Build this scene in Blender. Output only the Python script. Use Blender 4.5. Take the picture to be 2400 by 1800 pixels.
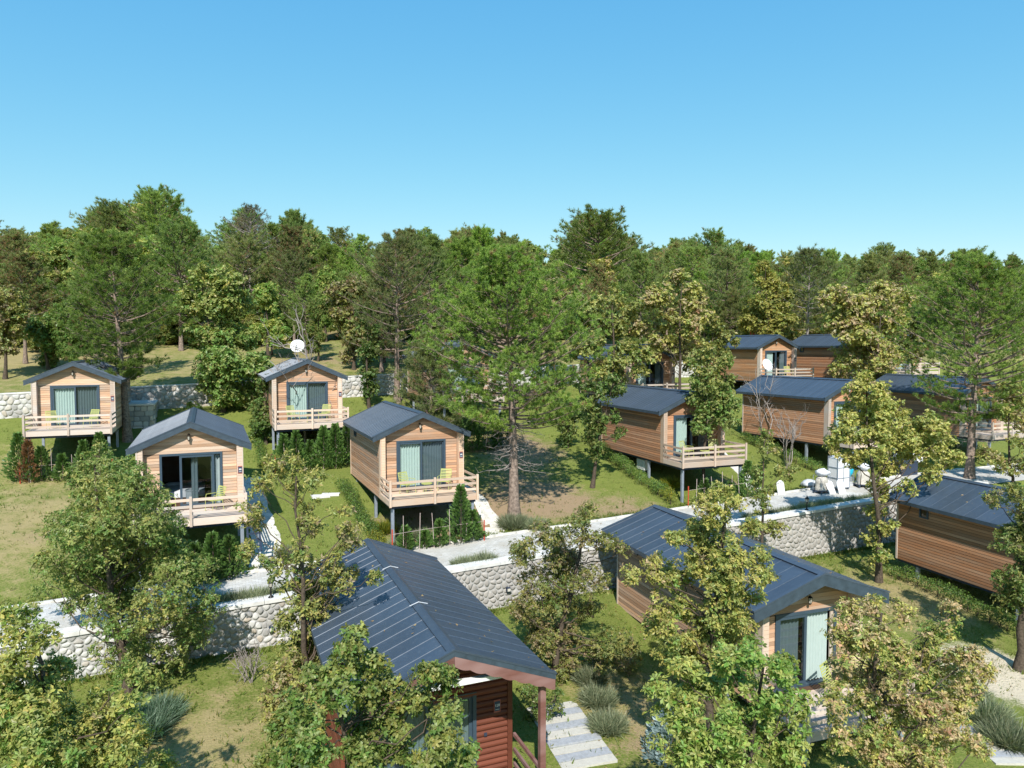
import bpy, math, random
import numpy as np
from mathutils import Vector, Matrix

# ------------------------------------------------------------------ camera, sky, sun, exposure
for _o in list(bpy.data.objects):
    bpy.data.objects.remove(_o)
SC = bpy.context.scene
COL = SC.collection
ZC = 12.0                                   # camera height above the datum
PITCH = math.radians(2.946)                 # camera looks slightly down
FPX, CU, CV = 1663.8, 1200.0, 900.0         # focal length and centre on a 2400 x 1800 frame
cam_d = bpy.data.cameras.new('camera')
cam_d.sensor_width = 36.0
cam_d.lens = FPX / 2400.0 * 36.0
cam_d.clip_start = 0.1
cam_d.clip_end = 4000.0
cam = bpy.data.objects.new('camera', cam_d)
COL.objects.link(cam)
cam.location = (0, 0, ZC)
cam.rotation_euler = (math.radians(90) - PITCH, 0, 0)
SC.camera = cam

SUN_EL = math.radians(44)
wd = bpy.data.worlds.new('World')
SC.world = wd
wd.use_nodes = True
_nt = wd.node_tree
_nt.nodes.clear()
_sky = _nt.nodes.new('ShaderNodeTexSky')
_sky.sky_type = 'NISHITA'
_sky.sun_disc = False
_sky.sun_elevation = SUN_EL
_sky.sun_rotation = math.radians(180)
_sky.altitude = 300
_sky.air_density = 1.0
_sky.dust_density = 0.15
_sky.ozone_density = 1.6
_bg = _nt.nodes.new('ShaderNodeBackground')
_bg.inputs['Strength'].default_value = 0.120
_wo = _nt.nodes.new('ShaderNodeOutputWorld')
_sep = _nt.nodes.new('ShaderNodeSeparateColor')       # clear autumn sky: softer gradient and a little more cyan than the model's
_cmb = _nt.nodes.new('ShaderNodeCombineColor')
_nt.links.new(_sky.outputs[0], _sep.inputs[0])
for _i, (_p, _a) in enumerate(((1.12, .61), (.60, 1.74), (.25, 3.48))):
    _pw = _nt.nodes.new('ShaderNodeMath')
    _pw.operation = 'POWER'
    _pw.inputs[1].default_value = _p
    _ml = _nt.nodes.new('ShaderNodeMath')
    _ml.operation = 'MULTIPLY'
    _ml.inputs[1].default_value = _a
    _nt.links.new(_sep.outputs[_i], _pw.inputs[0])
    _nt.links.new(_pw.outputs[0], _ml.inputs[0])
    _nt.links.new(_ml.outputs[0], _cmb.inputs[_i])
_nt.links.new(_cmb.outputs[0], _bg.inputs['Color'])
_nt.links.new(_bg.outputs[0], _wo.inputs['Surface'])

sun_d = bpy.data.lights.new('sun', 'SUN')
sun_d.energy = 4.8
sun_d.angle = math.radians(0.55)
sun_d.color = (1.0, 0.955, 0.88)
sun = bpy.data.objects.new('sun', sun_d)
COL.objects.link(sun)
_sv = Vector((0.0, -math.cos(SUN_EL), math.sin(SUN_EL)))
sun.rotation_euler = _sv.to_track_quat('Z', 'Y').to_euler()
sun.location = (0, -60, 80)
SC.view_settings.view_transform = 'Standard'
SC.view_settings.look = 'None'
SC.view_settings.exposure = 0.55
SC.view_settings.gamma = 1.0
SC.view_settings.use_curve_mapping = False
SC.render.engine = 'CYCLES'
SC.cycles.max_bounces = 6
SC.cycles.diffuse_bounces = 3
SC.cycles.glossy_bounces = 2
SC.cycles.transmission_bounces = 4
SC.cycles.transparent_max_bounces = 8
SC.cycles.use_denoising = True

# ------------------------------------------------------------------ helpers
RNG = random.Random(7)
YAW = math.radians(23.0)
CR, SR = math.cos(YAW), math.sin(YAW)


def ray(u, v):
    a = (u - CU) / FPX
    b = -(v - CV) / FPX
    c, s = math.cos(PITCH), math.sin(PITCH)
    return a, c + b * s, -s + b * c


def atd(u, v, d):
    x, y, z = ray(u, v)
    k = d / y
    return np.array([x * k, d, z * k + ZC])


def to_uv(p):
    x, y, z = p[0], p[1], p[2] - ZC
    c, s = math.cos(PITCH), math.sin(PITCH)
    d = y * c - z * s
    return CU + FPX * x / d, CV - FPX * (y * s + z * c) / d


def rs(x, y):
    return CR * x + SR * y, -SR * x + CR * y


def xy(r, s):
    return CR * r - SR * s, SR * r + CR * s


LOW_S = [-60, 0, 5, 14, 20, 23.95]
LOW_Z = [-14, -11.6, -11.2, -10.5, -10.0, -9.75]
UP_S = [24.15, 27.9, 28.6, 36.5, 39.5, 48.5, 50.55]
UP_Z = [-8.25, -8.15, -8.1, -6.5, -6.15, -4.05, -3.55]
TOP_S = [50.85, 60, 75, 77, 90, 130, 200, 400, 3000]
TOP_Z = [-2.25, -1.0, 1.0, 1.3, 3.4, 8.0, 14.0, 20.0, 20.0]


def ground_rs(r, s, bumps=True):
    r = np.asarray(r, float)
    s = np.asarray(s, float)
    tilt = 0.035 * (np.clip(r, -30, 36) - 8)
    lo = np.interp(s, LOW_S, LOW_Z) + 0.012 * (np.clip(r, -20, 40))
    up = np.interp(s, UP_S, UP_Z) + tilt
    tp = np.interp(s, TOP_S, TOP_Z) + tilt * np.interp(s, [50, 100], [1, .3])
    z = np.where(s < 24.05, lo, np.where(s < 50.7, up, tp))
    if bumps:
        nz = .05 * np.sin(r * .9 + 1.3 * np.sin(s * .5)) * np.sin(s * .8 + r * .3) + .03 * np.sin(r * 2.3 + s * 1.1) * np.sin(s * 2.1)
        keep = np.where((s > 23.6) & (s < 28.3), 0, 1) * np.where((s > 50.2) & (s < 51.2), 0, 1)
        z = z + nz * keep
    return z + ZC


def gz(x, y):
    r, s = rs(x, y)
    return float(ground_rs(r, s))


def gpx(u, v):
    """point where the line of sight through a pixel meets the ground"""
    x, y, z = ray(u, v)
    t = 6.0
    while t < 400:
        p = np.array([x * t, y * t, z * t + ZC])
        if p[2] <= gz(p[0], p[1]):
            return p
        t += 0.08
    return p


class MB:
    def __init__(s):
        s.v = []
        s.f = {}
        s.n = 0
        s.c = []

    def add(s, v, f, c=None):
        v = np.asarray(v, float).reshape(-1, 3)
        f = np.asarray(f, int)
        s.v.append(v)
        s.f.setdefault(f.shape[1], []).append(f + s.n)
        s.n += len(v)
        if c is not None:
            c = np.asarray(c, float)
            s.c.append(np.broadcast_to(c, (len(v), 3)) if c.ndim == 1 else c)
        return s

    def box(s, x0, x1, y0, y1, z0, z1, c=None):
        v = [(x0, y0, z0), (x1, y0, z0), (x1, y1, z0), (x0, y1, z0), (x0, y0, z1), (x1, y0, z1), (x1, y1, z1), (x0, y1, z1)]
        f = [(0, 3, 2, 1), (4, 5, 6, 7), (0, 1, 5, 4), (1, 2, 6, 5), (2, 3, 7, 6), (3, 0, 4, 7)]
        return s.add(v, f, c)

    def prism(s, poly, axis, a, b, c=None):
        """poly: 2-D points counter-clockwise, extruded along axis ('x','y','z') from a to b"""
        n = len(poly)

        def mk(p, t):
            return {'x': (t, p[0], p[1]), 'y': (p[0], t, p[1]), 'z': (p[0], p[1], t)}[axis]
        v = [mk(p, a) for p in poly] + [mk(p, b) for p in poly]
        s.add(v, [(i, (i + 1) % n, n + (i + 1) % n, n + i) for i in range(n)], c)
        s.add(v, [tuple(range(n))[::-1]], c)
        s.add(v, [tuple(range(n, 2 * n))], c)
        return s

    def tube(s, pts, rad, k=6, c=None, cap=True):
        P = np.asarray(pts, float)
        n = len(P)
        R = np.broadcast_to(np.asarray(rad, float), (n,))
        T = np.gradient(P, axis=0)
        T /= np.linalg.norm(T, axis=1)[:, None] + 1e-9
        ref = np.array([0.31, 0.17, 0.93]) if abs(T[0] @ np.array([0.31, 0.17, 0.93])) < .9 else np.array([1., 0, 0])
        U = np.cross(T, ref)
        U /= np.linalg.norm(U, axis=1)[:, None] + 1e-9
        W = np.cross(T, U)
        a = np.arange(k) / k * 2 * math.pi
        V = P[:, None] + R[:, None, None] * (np.cos(a)[None, :, None] * U[:, None] + np.sin(a)[None, :, None] * W[:, None])
        i = np.arange(n - 1)[:, None] * k
        j = np.arange(k)[None]
        j2 = (j + 1) % k
        F = np.stack([i + j, i + j2, i + k + j2, i + k + j], -1).reshape(-1, 4)
        s.add(V.reshape(-1, 3), F, c)
        if cap and k > 3:
            s.add(V[0], [tuple(range(k))[::-1]], c)
            s.add(V[-1], [tuple(range(k))], c)
        return s

    def lathe(s, prof, k=14, o=(0, 0, 0), c=None):
        a = np.arange(k) / k * 2 * math.pi
        V = np.array([[(o[0] + r * math.cos(t), o[1] + r * math.sin(t), o[2] + z) for t in a] for r, z in prof]).reshape(-1, 3)
        F = [(i * k + j, i * k + (j + 1) % k, (i + 1) * k + (j + 1) % k, (i + 1) * k + j) for i in range(len(prof) - 1) for j in range(k)]
        return s.add(V, F, c)

    def mesh(s, name, mat=None, smooth=False):
        me = bpy.data.meshes.new(name)
        if s.n:
            V = np.concatenate(s.v)
            me.vertices.add(len(V))
            me.vertices.foreach_set('co', V.astype(np.float32).ravel())
            idx, tot = [], []
            for k, fl in s.f.items():
                F = np.concatenate(fl)
                idx.append(F.ravel())
                tot.append(np.full(len(F), k))
            idx = np.concatenate(idx)
            tot = np.concatenate(tot)
            me.loops.add(len(idx))
            me.loops.foreach_set('vertex_index', idx.astype(np.int32))
            me.polygons.add(len(tot))
            st = np.concatenate([[0], np.cumsum(tot)[:-1]])
            me.polygons.foreach_set('loop_start', st.astype(np.int32))
            if s.c:
                C = np.concatenate(s.c)
                if len(C) == len(V):
                    at = me.color_attributes.new('col', 'FLOAT_COLOR', 'POINT')
                    at.data.foreach_set('color', np.concatenate([C, np.ones((len(C), 1))], 1).astype(np.float32).ravel())
            me.update(calc_edges=True)
            me.validate()
            me.polygons.foreach_set('use_smooth', np.full(len(me.polygons), bool(smooth)))
        if mat:
            me.materials.append(mat)
        return me

    def build(s, name, mat=None, parent=None, loc=(0, 0, 0), rot=(0, 0, 0), smooth=False, color=None):
        return obj(name, s.mesh(name, mat, smooth), parent, loc, rot, color)


def obj(name, me, parent=None, loc=(0, 0, 0), rot=(0, 0, 0), color=None):
    o = bpy.data.objects.new(name, me)
    COL.objects.link(o)
    o.parent = parent
    o.location = loc
    o.rotation_euler = rot
    if color is not None:
        o.color = (color[0], color[1], color[2], 1)
    return o


def tag(o, label, cat, group=None):
    o['label'] = label
    o['category'] = cat
    if group:
        o['group'] = group
    return o


def thing(name, label, cat, loc=(0, 0, 0), rz=0.0, group=None):
    o = bpy.data.objects.new(name, None)
    COL.objects.link(o)
    o.empty_display_size = 0.2
    o.location = loc
    o.rotation_euler = (0, 0, rz)
    return tag(o, label, cat, group)


def copy_tree(o, parent=None):
    c = o.copy()
    COL.objects.link(c)
    c.parent = parent
    for ch in list(o.children):
        copy_tree(ch, c)
    return c


# ------------------------------------------------------------------ materials
def mat_new(name):
    m = bpy.data.materials.new(name)
    m.use_nodes = True
    nt = m.node_tree
    b = nt.nodes['Principled BSDF']
    return m, nt, b


def N(nt, t, **kw):
    n = nt.nodes.new(t)
    for k, v in kw.items():
        if hasattr(n, k):
            setattr(n, k, v)
        else:
            n.inputs[k].default_value = v
    return n


def L(nt, a, b):
    nt.links.new(a, b)


def mixc(nt, fac, a, b, mode='MIX'):
    n = nt.nodes.new('ShaderNodeMix')
    n.data_type = 'RGBA'
    n.blend_type = mode
    for sock, val in ((n.inputs[0], fac), (n.inputs[6], a), (n.inputs[7], b)):
        if hasattr(val, 'is_linked'):
            nt.links.new(val, sock)
        elif isinstance(val, (tuple, list)):
            sock.default_value = (*val, 1) if len(val) == 3 else val
        else:
            sock.default_value = val
    return n.outputs[2]


def ramp(nt, fac, stops):
    n = nt.nodes.new('ShaderNodeValToRGB')
    e = n.color_ramp.elements
    while len(e) < len(stops):
        e.new(.5)
    for i, (p, c) in enumerate(stops):
        e[i].position = p
        e[i].color = (*c, 1) if len(c) == 3 else c
    nt.links.new(fac, n.inputs[0])
    return n.outputs[0]


def noise(nt, scale, detail=4, rough=.55, vec=None, kind='Object'):
    n = N(nt, 'ShaderNodeTexNoise')
    n.inputs['Scale'].default_value = scale
    n.inputs['Detail'].default_value = detail
    n.inputs['Roughness'].default_value = rough
    if vec is None:
        tc = N(nt, 'ShaderNodeTexCoord')
        vec = tc.outputs[kind]
    nt.links.new(vec, n.inputs['Vector'])
    return n


def bump(nt, b, h, strength=.3, dist=.02):
    n = N(nt, 'ShaderNodeBump')
    n.inputs['Strength'].default_value = strength
    n.inputs['Distance'].default_value = dist
    nt.links.new(h, n.inputs['Height'])
    nt.links.new(n.outputs[0], b.inputs['Normal'])


def scaled(nt, sc, kind='Object', rand=True):
    tc = N(nt, 'ShaderNodeTexCoord')
    mp = N(nt, 'ShaderNodeMapping')
    mp.inputs['Scale'].default_value = sc
    L(nt, tc.outputs[kind], mp.inputs['Vector'])
    if rand:
        oi = N(nt, 'ShaderNodeObjectInfo')
        ml = N(nt, 'ShaderNodeMath', operation='MULTIPLY')
        ml.inputs[1].default_value = 57.0
        L(nt, oi.outputs['Random'], ml.inputs[0])
        L(nt, ml.outputs[0], mp.inputs['Location'])
    return mp.outputs[0]


def wood_mat(name, c1, c2, rough=.75, vary=.45, use_color=True, grey=None):
    m, nt, b = mat_new(name)
    v = scaled(nt, (1.2, 14, 14))
    n1 = noise(nt, 3.0, 5, .6, v)
    n2 = noise(nt, .9, 3, .6, scaled(nt, (.5, 1.5, 1.5)))
    c = mixc(nt, n1.outputs[0], c1, c2)
    if grey:
        c = mixc(nt, ramp(nt, n2.outputs[0], [(.42, (0, 0, 0)), (.68, (1, 1, 1))]), c, grey)
    oi = N(nt, 'ShaderNodeObjectInfo')
    mr = N(nt, 'ShaderNodeMapRange')
    mr.inputs['To Min'].default_value = 1 - vary
    mr.inputs['To Max'].default_value = 1 + vary * .7
    L(nt, oi.outputs['Random'], mr.inputs['Value'])
    c = mixc(nt, 1.0, c, mr.outputs[0], 'MULTIPLY')
    if use_color:
        c = mixc(nt, 1.0, c, oi.outputs['Color'], 'MULTIPLY')
    L(nt, c, b.inputs['Base Color'])
    b.inputs['Roughness'].default_value = rough
    b.inputs['Specular IOR Level'].default_value = .25
    bump(nt, b, n1.outputs[0], .35, .004)
    return m


def plain_mat(name, c, rough=.6, metal=0, spec=.4, var=.12, nscale=6, bumpy=0):
    m, nt, b = mat_new(name)
    n = noise(nt, nscale, 4, .6)
    lo = tuple(max(0, x * (1 - var)) for x in c)
    hi = tuple(min(1, x * (1 + var)) for x in c)
    L(nt, mixc(nt, ramp(nt, n.outputs[0], [(.3, (0, 0, 0)), (.7, (1, 1, 1))]), lo, hi), b.inputs['Base Color'])
    b.inputs['Roughness'].default_value = rough
    b.inputs['Metallic'].default_value = metal
    b.inputs['Specular IOR Level'].default_value = spec
    if bumpy:
        bump(nt, b, n.outputs[0], bumpy, .01)
    return m


def leaf_mat(name, trans=.28, rough=.5, spec=.35, hvar=.0, vvar=.25):
    """leaf colour from the mesh's own leaf colours; each tree shifts a little"""
    m, nt, b = mat_new(name)
    at = N(nt, 'ShaderNodeAttribute')
    at.attribute_name = 'col'
    oi = N(nt, 'ShaderNodeObjectInfo')
    hs = N(nt, 'ShaderNodeHueSaturation')
    mr = N(nt, 'ShaderNodeMapRange')
    mr.inputs['To Min'].default_value = 1 - vvar
    mr.inputs['To Max'].default_value = 1 + vvar
    L(nt, oi.outputs['Random'], mr.inputs['Value'])
    L(nt, mr.outputs[0], hs.inputs['Value'])
    if hvar:
        m2 = N(nt, 'ShaderNodeMapRange')
        m2.inputs['To Min'].default_value = .5 - hvar
        m2.inputs['To Max'].default_value = .5 + hvar
        fr = N(nt, 'ShaderNodeMath', operation='FRACT')
        ml = N(nt, 'ShaderNodeMath', operation='MULTIPLY')
        ml.inputs[1].default_value = 7.13
        L(nt, oi.outputs['Random'], ml.inputs[0])
        L(nt, ml.outputs[0], fr.inputs[0])
        L(nt, fr.outputs[0], m2.inputs['Value'])
        L(nt, m2.outputs[0], hs.inputs['Hue'])
    c0 = mixc(nt, 1.0, at.outputs['Color'], oi.outputs['Color'], 'MULTIPLY')
    L(nt, c0, hs.inputs['Color'])
    L(nt, hs.outputs[0], b.inputs['Base Color'])
    b.inputs['Roughness'].default_value = rough
    b.inputs['Specular IOR Level'].default_value = spec
    tr = N(nt, 'ShaderNodeBsdfTranslucent')
    g = mixc(nt, 1.0, hs.outputs[0], (1.25, 1.35, .6), 'MULTIPLY')
    L(nt, g, tr.inputs['Color'])
    mx = N(nt, 'ShaderNodeMixShader')
    mx.inputs[0].default_value = trans
    L(nt, b.outputs[0], mx.inputs[1])
    L(nt, tr.outputs[0], mx.inputs[2])
    L(nt, mx.outputs[0], nt.nodes['Material Output'].inputs['Surface'])
    return m


M = {}
M['plank'] = wood_mat('siding_wood', (.34, .195, .115), (.55, .36, .24), .75, .36, True, (.42, .335, .27))
M['deck'] = wood_mat('weathered_deck_wood', (.42, .32, .25), (.62, .50, .41), .8, .22, True, (.50, .45, .41))
M['log'] = wood_mat('red_brown_log', (.095, .028, .017), (.19, .062, .036), .5, .30, False)
M['redwood'] = wood_mat('purple_brown_timber', (.10, .04, .032), (.20, .095, .08), .6, .15, False, (.26, .16, .15))
M['core'] = plain_mat('dark_lining', (.10, .06, .04), .9, 0, .1)


def roof_mat():
    m, nt, b = mat_new('slate_blue_metal_roof')
    n = noise(nt, .8, 5, .6)
    n2 = noise(nt, 9, 4, .7)
    c = mixc(nt, ramp(nt, n.outputs[0], [(.35, (0, 0, 0)), (.7, (1, 1, 1))]), (.046, .065, .094), (.062, .084, .116))
    c = mixc(nt, ramp(nt, n2.outputs[0], [(.55, (0, 0, 0)), (.8, (.6, .6, .6))]), c, (.11, .135, .165))
    oi = N(nt, 'ShaderNodeObjectInfo')
    mr = N(nt, 'ShaderNodeMapRange')
    mr.inputs['To Min'].default_value = .9
    mr.inputs['To Max'].default_value = 1.1
    L(nt, oi.outputs['Random'], mr.inputs['Value'])
    c = mixc(nt, 1, c, mr.outputs[0], 'MULTIPLY')
    L(nt, c, b.inputs['Base Color'])
    b.inputs['Roughness'].default_value = .42
    b.inputs['Specular IOR Level'].default_value = .55
    b.inputs['Metallic'].default_value = .15
    bump(nt, b, n.outputs[0], .35, .03)
    return m


M['roof'] = roof_mat()
M['fascia'] = plain_mat('slate_blue_fascia', (.042, .062, .084), .5, 0, .4, .25, 5)
M['frame'] = plain_mat('anthracite_frame', (.040, .066, .095), .4, 0, .5, .06)
M['steel'] = plain_mat('galvanised_steel_post', (.30, .34, .40), .5, .4, .5, .15)
M['darksteel'] = plain_mat('dark_steel_beam', (.035, .05, .085), .5, .2, .4)
M['curtain'] = plain_mat('mint_white_curtain', (.36, .44, .425), .9, 0, .1, .04)
M['curtain2'] = plain_mat('grey_green_curtain', (.27, .33, .34), .9, 0, .1, .05)
M['white'] = plain_mat('white_paint', (.70, .70, .70), .5, 0, .4, .04)
M['linen'] = plain_mat('white_linen', (.62, .64, .68), .9, 0, .1, .08)
M['cap'] = plain_mat('white_stone_coping', (.60, .59, .57), .8, 0, .2, .16, 3, .3)
M['mortar'] = plain_mat('grey_mortar', (.36, .355, .345), .95, 0, .1, .2, 8, .4)
M['black'] = plain_mat('black_iron', (.012, .012, .014), .45, .3, .5)
M['bronze'] = plain_mat('bronze_iron', (.05, .035, .025), .4, .5, .5)
M['lamp_glass'] = plain_mat('clear_lamp_glass', (.55, .52, .45), .15, 0, .7)
M['lime'] = plain_mat('lime_yellow_enamel', (.40, .42, .13), .45, 0, .5, .04)
M['sign'] = plain_mat('navy_sign_plate', (.03, .05, .09), .5)
M['signred'] = plain_mat('red_brown_sign_back', (.32, .09, .06), .6)
M['rust'] = plain_mat('red_oxide_post', (.40, .06, .03), .7, 0, .2)
M['stake'] = plain_mat('pale_bamboo_stake', (.45, .36, .33), .8)
M['bark_oak'] = plain_mat('oak_bark', (.085, .066, .05), .95, 0, .1, .45, 14, .8)
M['bark_pine'] = plain_mat('pine_bark', (.215, .165, .135), .95, 0, .1, .55, 9, .9)
M['twig'] = plain_mat('grey_dead_twig', (.27, .235, .215), .95, 0, .1, .3, 9)
M['leaf'] = leaf_mat('oak_leaf', .33, .45, .4)
M['needle'] = leaf_mat('pine_needle', .42, .55, .3)
M['forest'] = leaf_mat('forest_leaf', .42, .6, .25, .012, .22)
M['pvc'] = plain_mat('grey_plastic', (.45, .47, .50), .5)
M['tarp'] = plain_mat('beige_canvas_sack', (.46, .43, .38), .9, 0, .1, .15, 8, .4)
M['blue_bag'] = plain_mat('turquoise_plastic_bag', (.02, .42, .60), .35, 0, .5, .15, 9, .4)
M['path'] = plain_mat('pale_stone_paving', (.56, .54, .49), .9, 0, .15, .25, 5, .5)
M['slate'] = plain_mat('blue_grey_paver', (.32, .335, .36), .85, 0, .2, .15, 12, .3)
M['cream'] = plain_mat('cream_paver', (.47, .45, .40), .85, 0, .2, .1, 12, .3)
M['manhole'] = plain_mat('rusty_iron_cover', (.38, .27, .22), .8, .1, .3, .2, 12)
M['red'] = plain_mat('bright_red_plastic', (.65, .05, .02), .5)


def stone_mat():
    m, nt, b = mat_new('pale_rubble_stone')
    n = noise(nt, 7, 6, .65, scaled(nt, (1, 1, 1)))
    oi = N(nt, 'ShaderNodeObjectInfo')
    geo = N(nt, 'ShaderNodeNewGeometry')
    base = ramp(nt, oi.outputs['Random'], [(0, (.26, .255, .25)), (.3, (.50, .495, .48)), (.65, (.62, .61, .59)), (.84, (.46, .39, .31)), (1, (.30, .30, .305))])
    b2 = ramp(nt, geo.outputs['Random Per Island'], [(0, (.75, .75, .75)), (1, (1.1, 1.1, 1.1))])
    c = mixc(nt, 1, base, b2, 'MULTIPLY')
    c = mixc(nt, ramp(nt, n.outputs[0], [(.35, (0, 0, 0)), (.75, (.7, .7, .7))]), c, (.36, .345, .32))
    L(nt, c, b.inputs['Base Color'])
    b.inputs['Roughness'].default_value = .9
    b.inputs['Specular IOR Level'].default_value = .2
    bump(nt, b, n.outputs[0], .6, .02)
    return m


M['stone'] = stone_mat()


def glass_mat(name, tint, refl):
    m, nt, b = mat_new(name)
    nt.nodes.remove(b)
    t = N(nt, 'ShaderNodeBsdfTransparent')
    t.inputs[0].default_value = (*tint, 1)
    g = N(nt, 'ShaderNodeBsdfGlossy')
    g.inputs['Roughness'].default_value = .02
    lw = N(nt, 'ShaderNodeLayerWeight')
    pw = N(nt, 'ShaderNodeMath', operation='POWER')
    pw.inputs[1].default_value = 4.0
    L(nt, lw.outputs['Facing'], pw.inputs[0])
    ad = N(nt, 'ShaderNodeMath', operation='MULTIPLY_ADD')
    ad.inputs[1].default_value = .8
    ad.inputs[2].default_value = refl
    L(nt, pw.outputs[0], ad.inputs[0])
    mx = N(nt, 'ShaderNodeMixShader')
    L(nt, ad.outputs[0], mx.inputs[0])
    L(nt, t.outputs[0], mx.inputs[1])
    L(nt, g.outputs[0], mx.inputs[2])
    L(nt, mx.outputs[0], nt.nodes['Material Output'].inputs['Surface'])
    return m


M['glass'] = glass_mat('clear_window_glass', (.93, .97, .96), .05)
M['glass_dark'] = glass_mat('tinted_window_glass', (.52, .57, .60), .08)


def ground_mat():
    m, nt, b = mat_new('lawn_and_dry_earth')
    tc = N(nt, 'ShaderNodeTexCoord')
    v = tc.outputs['Object']
    big = noise(nt, .22, 4, .6, v)
    mid = noise(nt, 1.3, 5, .65, v)
    fine = noise(nt, 14, 5, .7, v)
    at = N(nt, 'ShaderNodeAttribute')
    at.attribute_name = 'col'                     # R: dry straw, G: bare earth, B: pale sand (all soil and plant cover)
    sp = N(nt, 'ShaderNodeSeparateColor')
    L(nt, at.outputs['Color'], sp.inputs[0])
    green = mixc(nt, ramp(nt, mid.outputs[0], [(.3, (0, 0, 0)), (.7, (1, 1, 1))]), (.085, .130, .020), (.150, .195, .034))
    green = mixc(nt, ramp(nt, fine.outputs[0], [(.35, (0, 0, 0)), (.75, (1, 1, 1))]), green, (.225, .225, .07))
    straw = mixc(nt, mid.outputs[0], (.25, .205, .085), (.36, .29, .15))
    earth = mixc(nt, fine.outputs[0], (.215, .145, .085), (.36, .27, .17))
    sand = mixc(nt, fine.outputs[0], (.46, .39, .28), (.60, .53, .41))

    def mask(chan, lo, hi, amp, offs):
        a = N(nt, 'ShaderNodeMath', operation='MULTIPLY_ADD')
        a.inputs[1].default_value = amp
        L(nt, offs.outputs[0], a.inputs[0])
        L(nt, chan, a.inputs[2])
        r = N(nt, 'ShaderNodeMapRange')
        r.interpolation_type = 'SMOOTHSTEP'
        r.inputs['From Min'].default_value = lo
        r.inputs['From Max'].default_value = hi
        L(nt, a.outputs[0], r.inputs['Value'])
        return r.outputs[0]
    mixn = N(nt, 'ShaderNodeMath', operation='ADD')
    h1 = N(nt, 'ShaderNodeMath', operation='MULTIPLY')
    h1.inputs[1].default_value = .55
    L(nt, mid.outputs[0], h1.inputs[0])
    h2 = N(nt, 'ShaderNodeMath', operation='MULTIPLY')
    h2.inputs[1].default_value = .45
    L(nt, fine.outputs[0], h2.inputs[0])
    L(nt, h1.outputs[0], mixn.inputs[0])
    L(nt, h2.outputs[0], mixn.inputs[1])
    c = mixc(nt, mask(sp.outputs[0], .96, 1.34, 1.6, mixn), green, straw)
    c = mixc(nt, mask(sp.outputs[1], 1.02, 1.35, 1.4, mixn), c, earth)
    c = mixc(nt, mask(sp.outputs[2], 1.0, 1.3, 1.2, mixn), c, sand)
    L(nt, c, b.inputs['Base Color'])
    b.inputs['Roughness'].default_value = .95
    b.inputs['Specular IOR Level'].default_value = .1
    ad = N(nt, 'ShaderNodeMath', operation='ADD')
    L(nt, fine.outputs[0], ad.inputs[0])
    L(nt, mid.outputs[0], ad.inputs[1])
    bump(nt, b, ad.outputs[0], .9, .06)
    return m


M['ground'] = ground_mat()


def road_mat():
    m, nt, b = mat_new('pale_block_paving')
    tc = N(nt, 'ShaderNodeTexCoord')
    mp = N(nt, 'ShaderNodeMapping')
    mp.inputs['Rotation'].default_value = (0, 0, -YAW)
    L(nt, tc.outputs['Object'], mp.inputs['Vector'])
    br = N(nt, 'ShaderNodeTexBrick')
    br.inputs['Color1'].default_value = (.44, .435, .42, 1)
    br.inputs['Color2'].default_value = (.56, .55, .53, 1)
    br.inputs['Mortar'].default_value = (.33, .315, .29, 1)
    br.inputs['Scale'].default_value = 1.0
    br.inputs['Mortar Size'].default_value = .008
    br.inputs['Mortar Smooth'].default_value = .4
    br.inputs['Brick Width'].default_value = .22
    br.inputs['Row Height'].default_value = .13
    L(nt, mp.outputs[0], br.inputs['Vector'])
    n = noise(nt, .9, 5, .65)
    n2 = noise(nt, 7, 4, .6)
    c = mixc(nt, ramp(nt, n.outputs[0], [(.36, (0, 0, 0)), (.70, (.9, .9, .9))]), br.outputs['Color'], (.37, .34, .29))
    c = mixc(nt, ramp(nt, n2.outputs[0], [(.55, (0, 0, 0)), (.8, (.5, .5, .5))]), c, (.60, .59, .57))
    L(nt, c, b.inputs['Base Color'])
    b.inputs['Roughness'].default_value = .9
    b.inputs['Specular IOR Level'].default_value = .2
    bump(nt, b, br.outputs['Fac'], -.4, .01)
    return m


M['road'] = road_mat()

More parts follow.
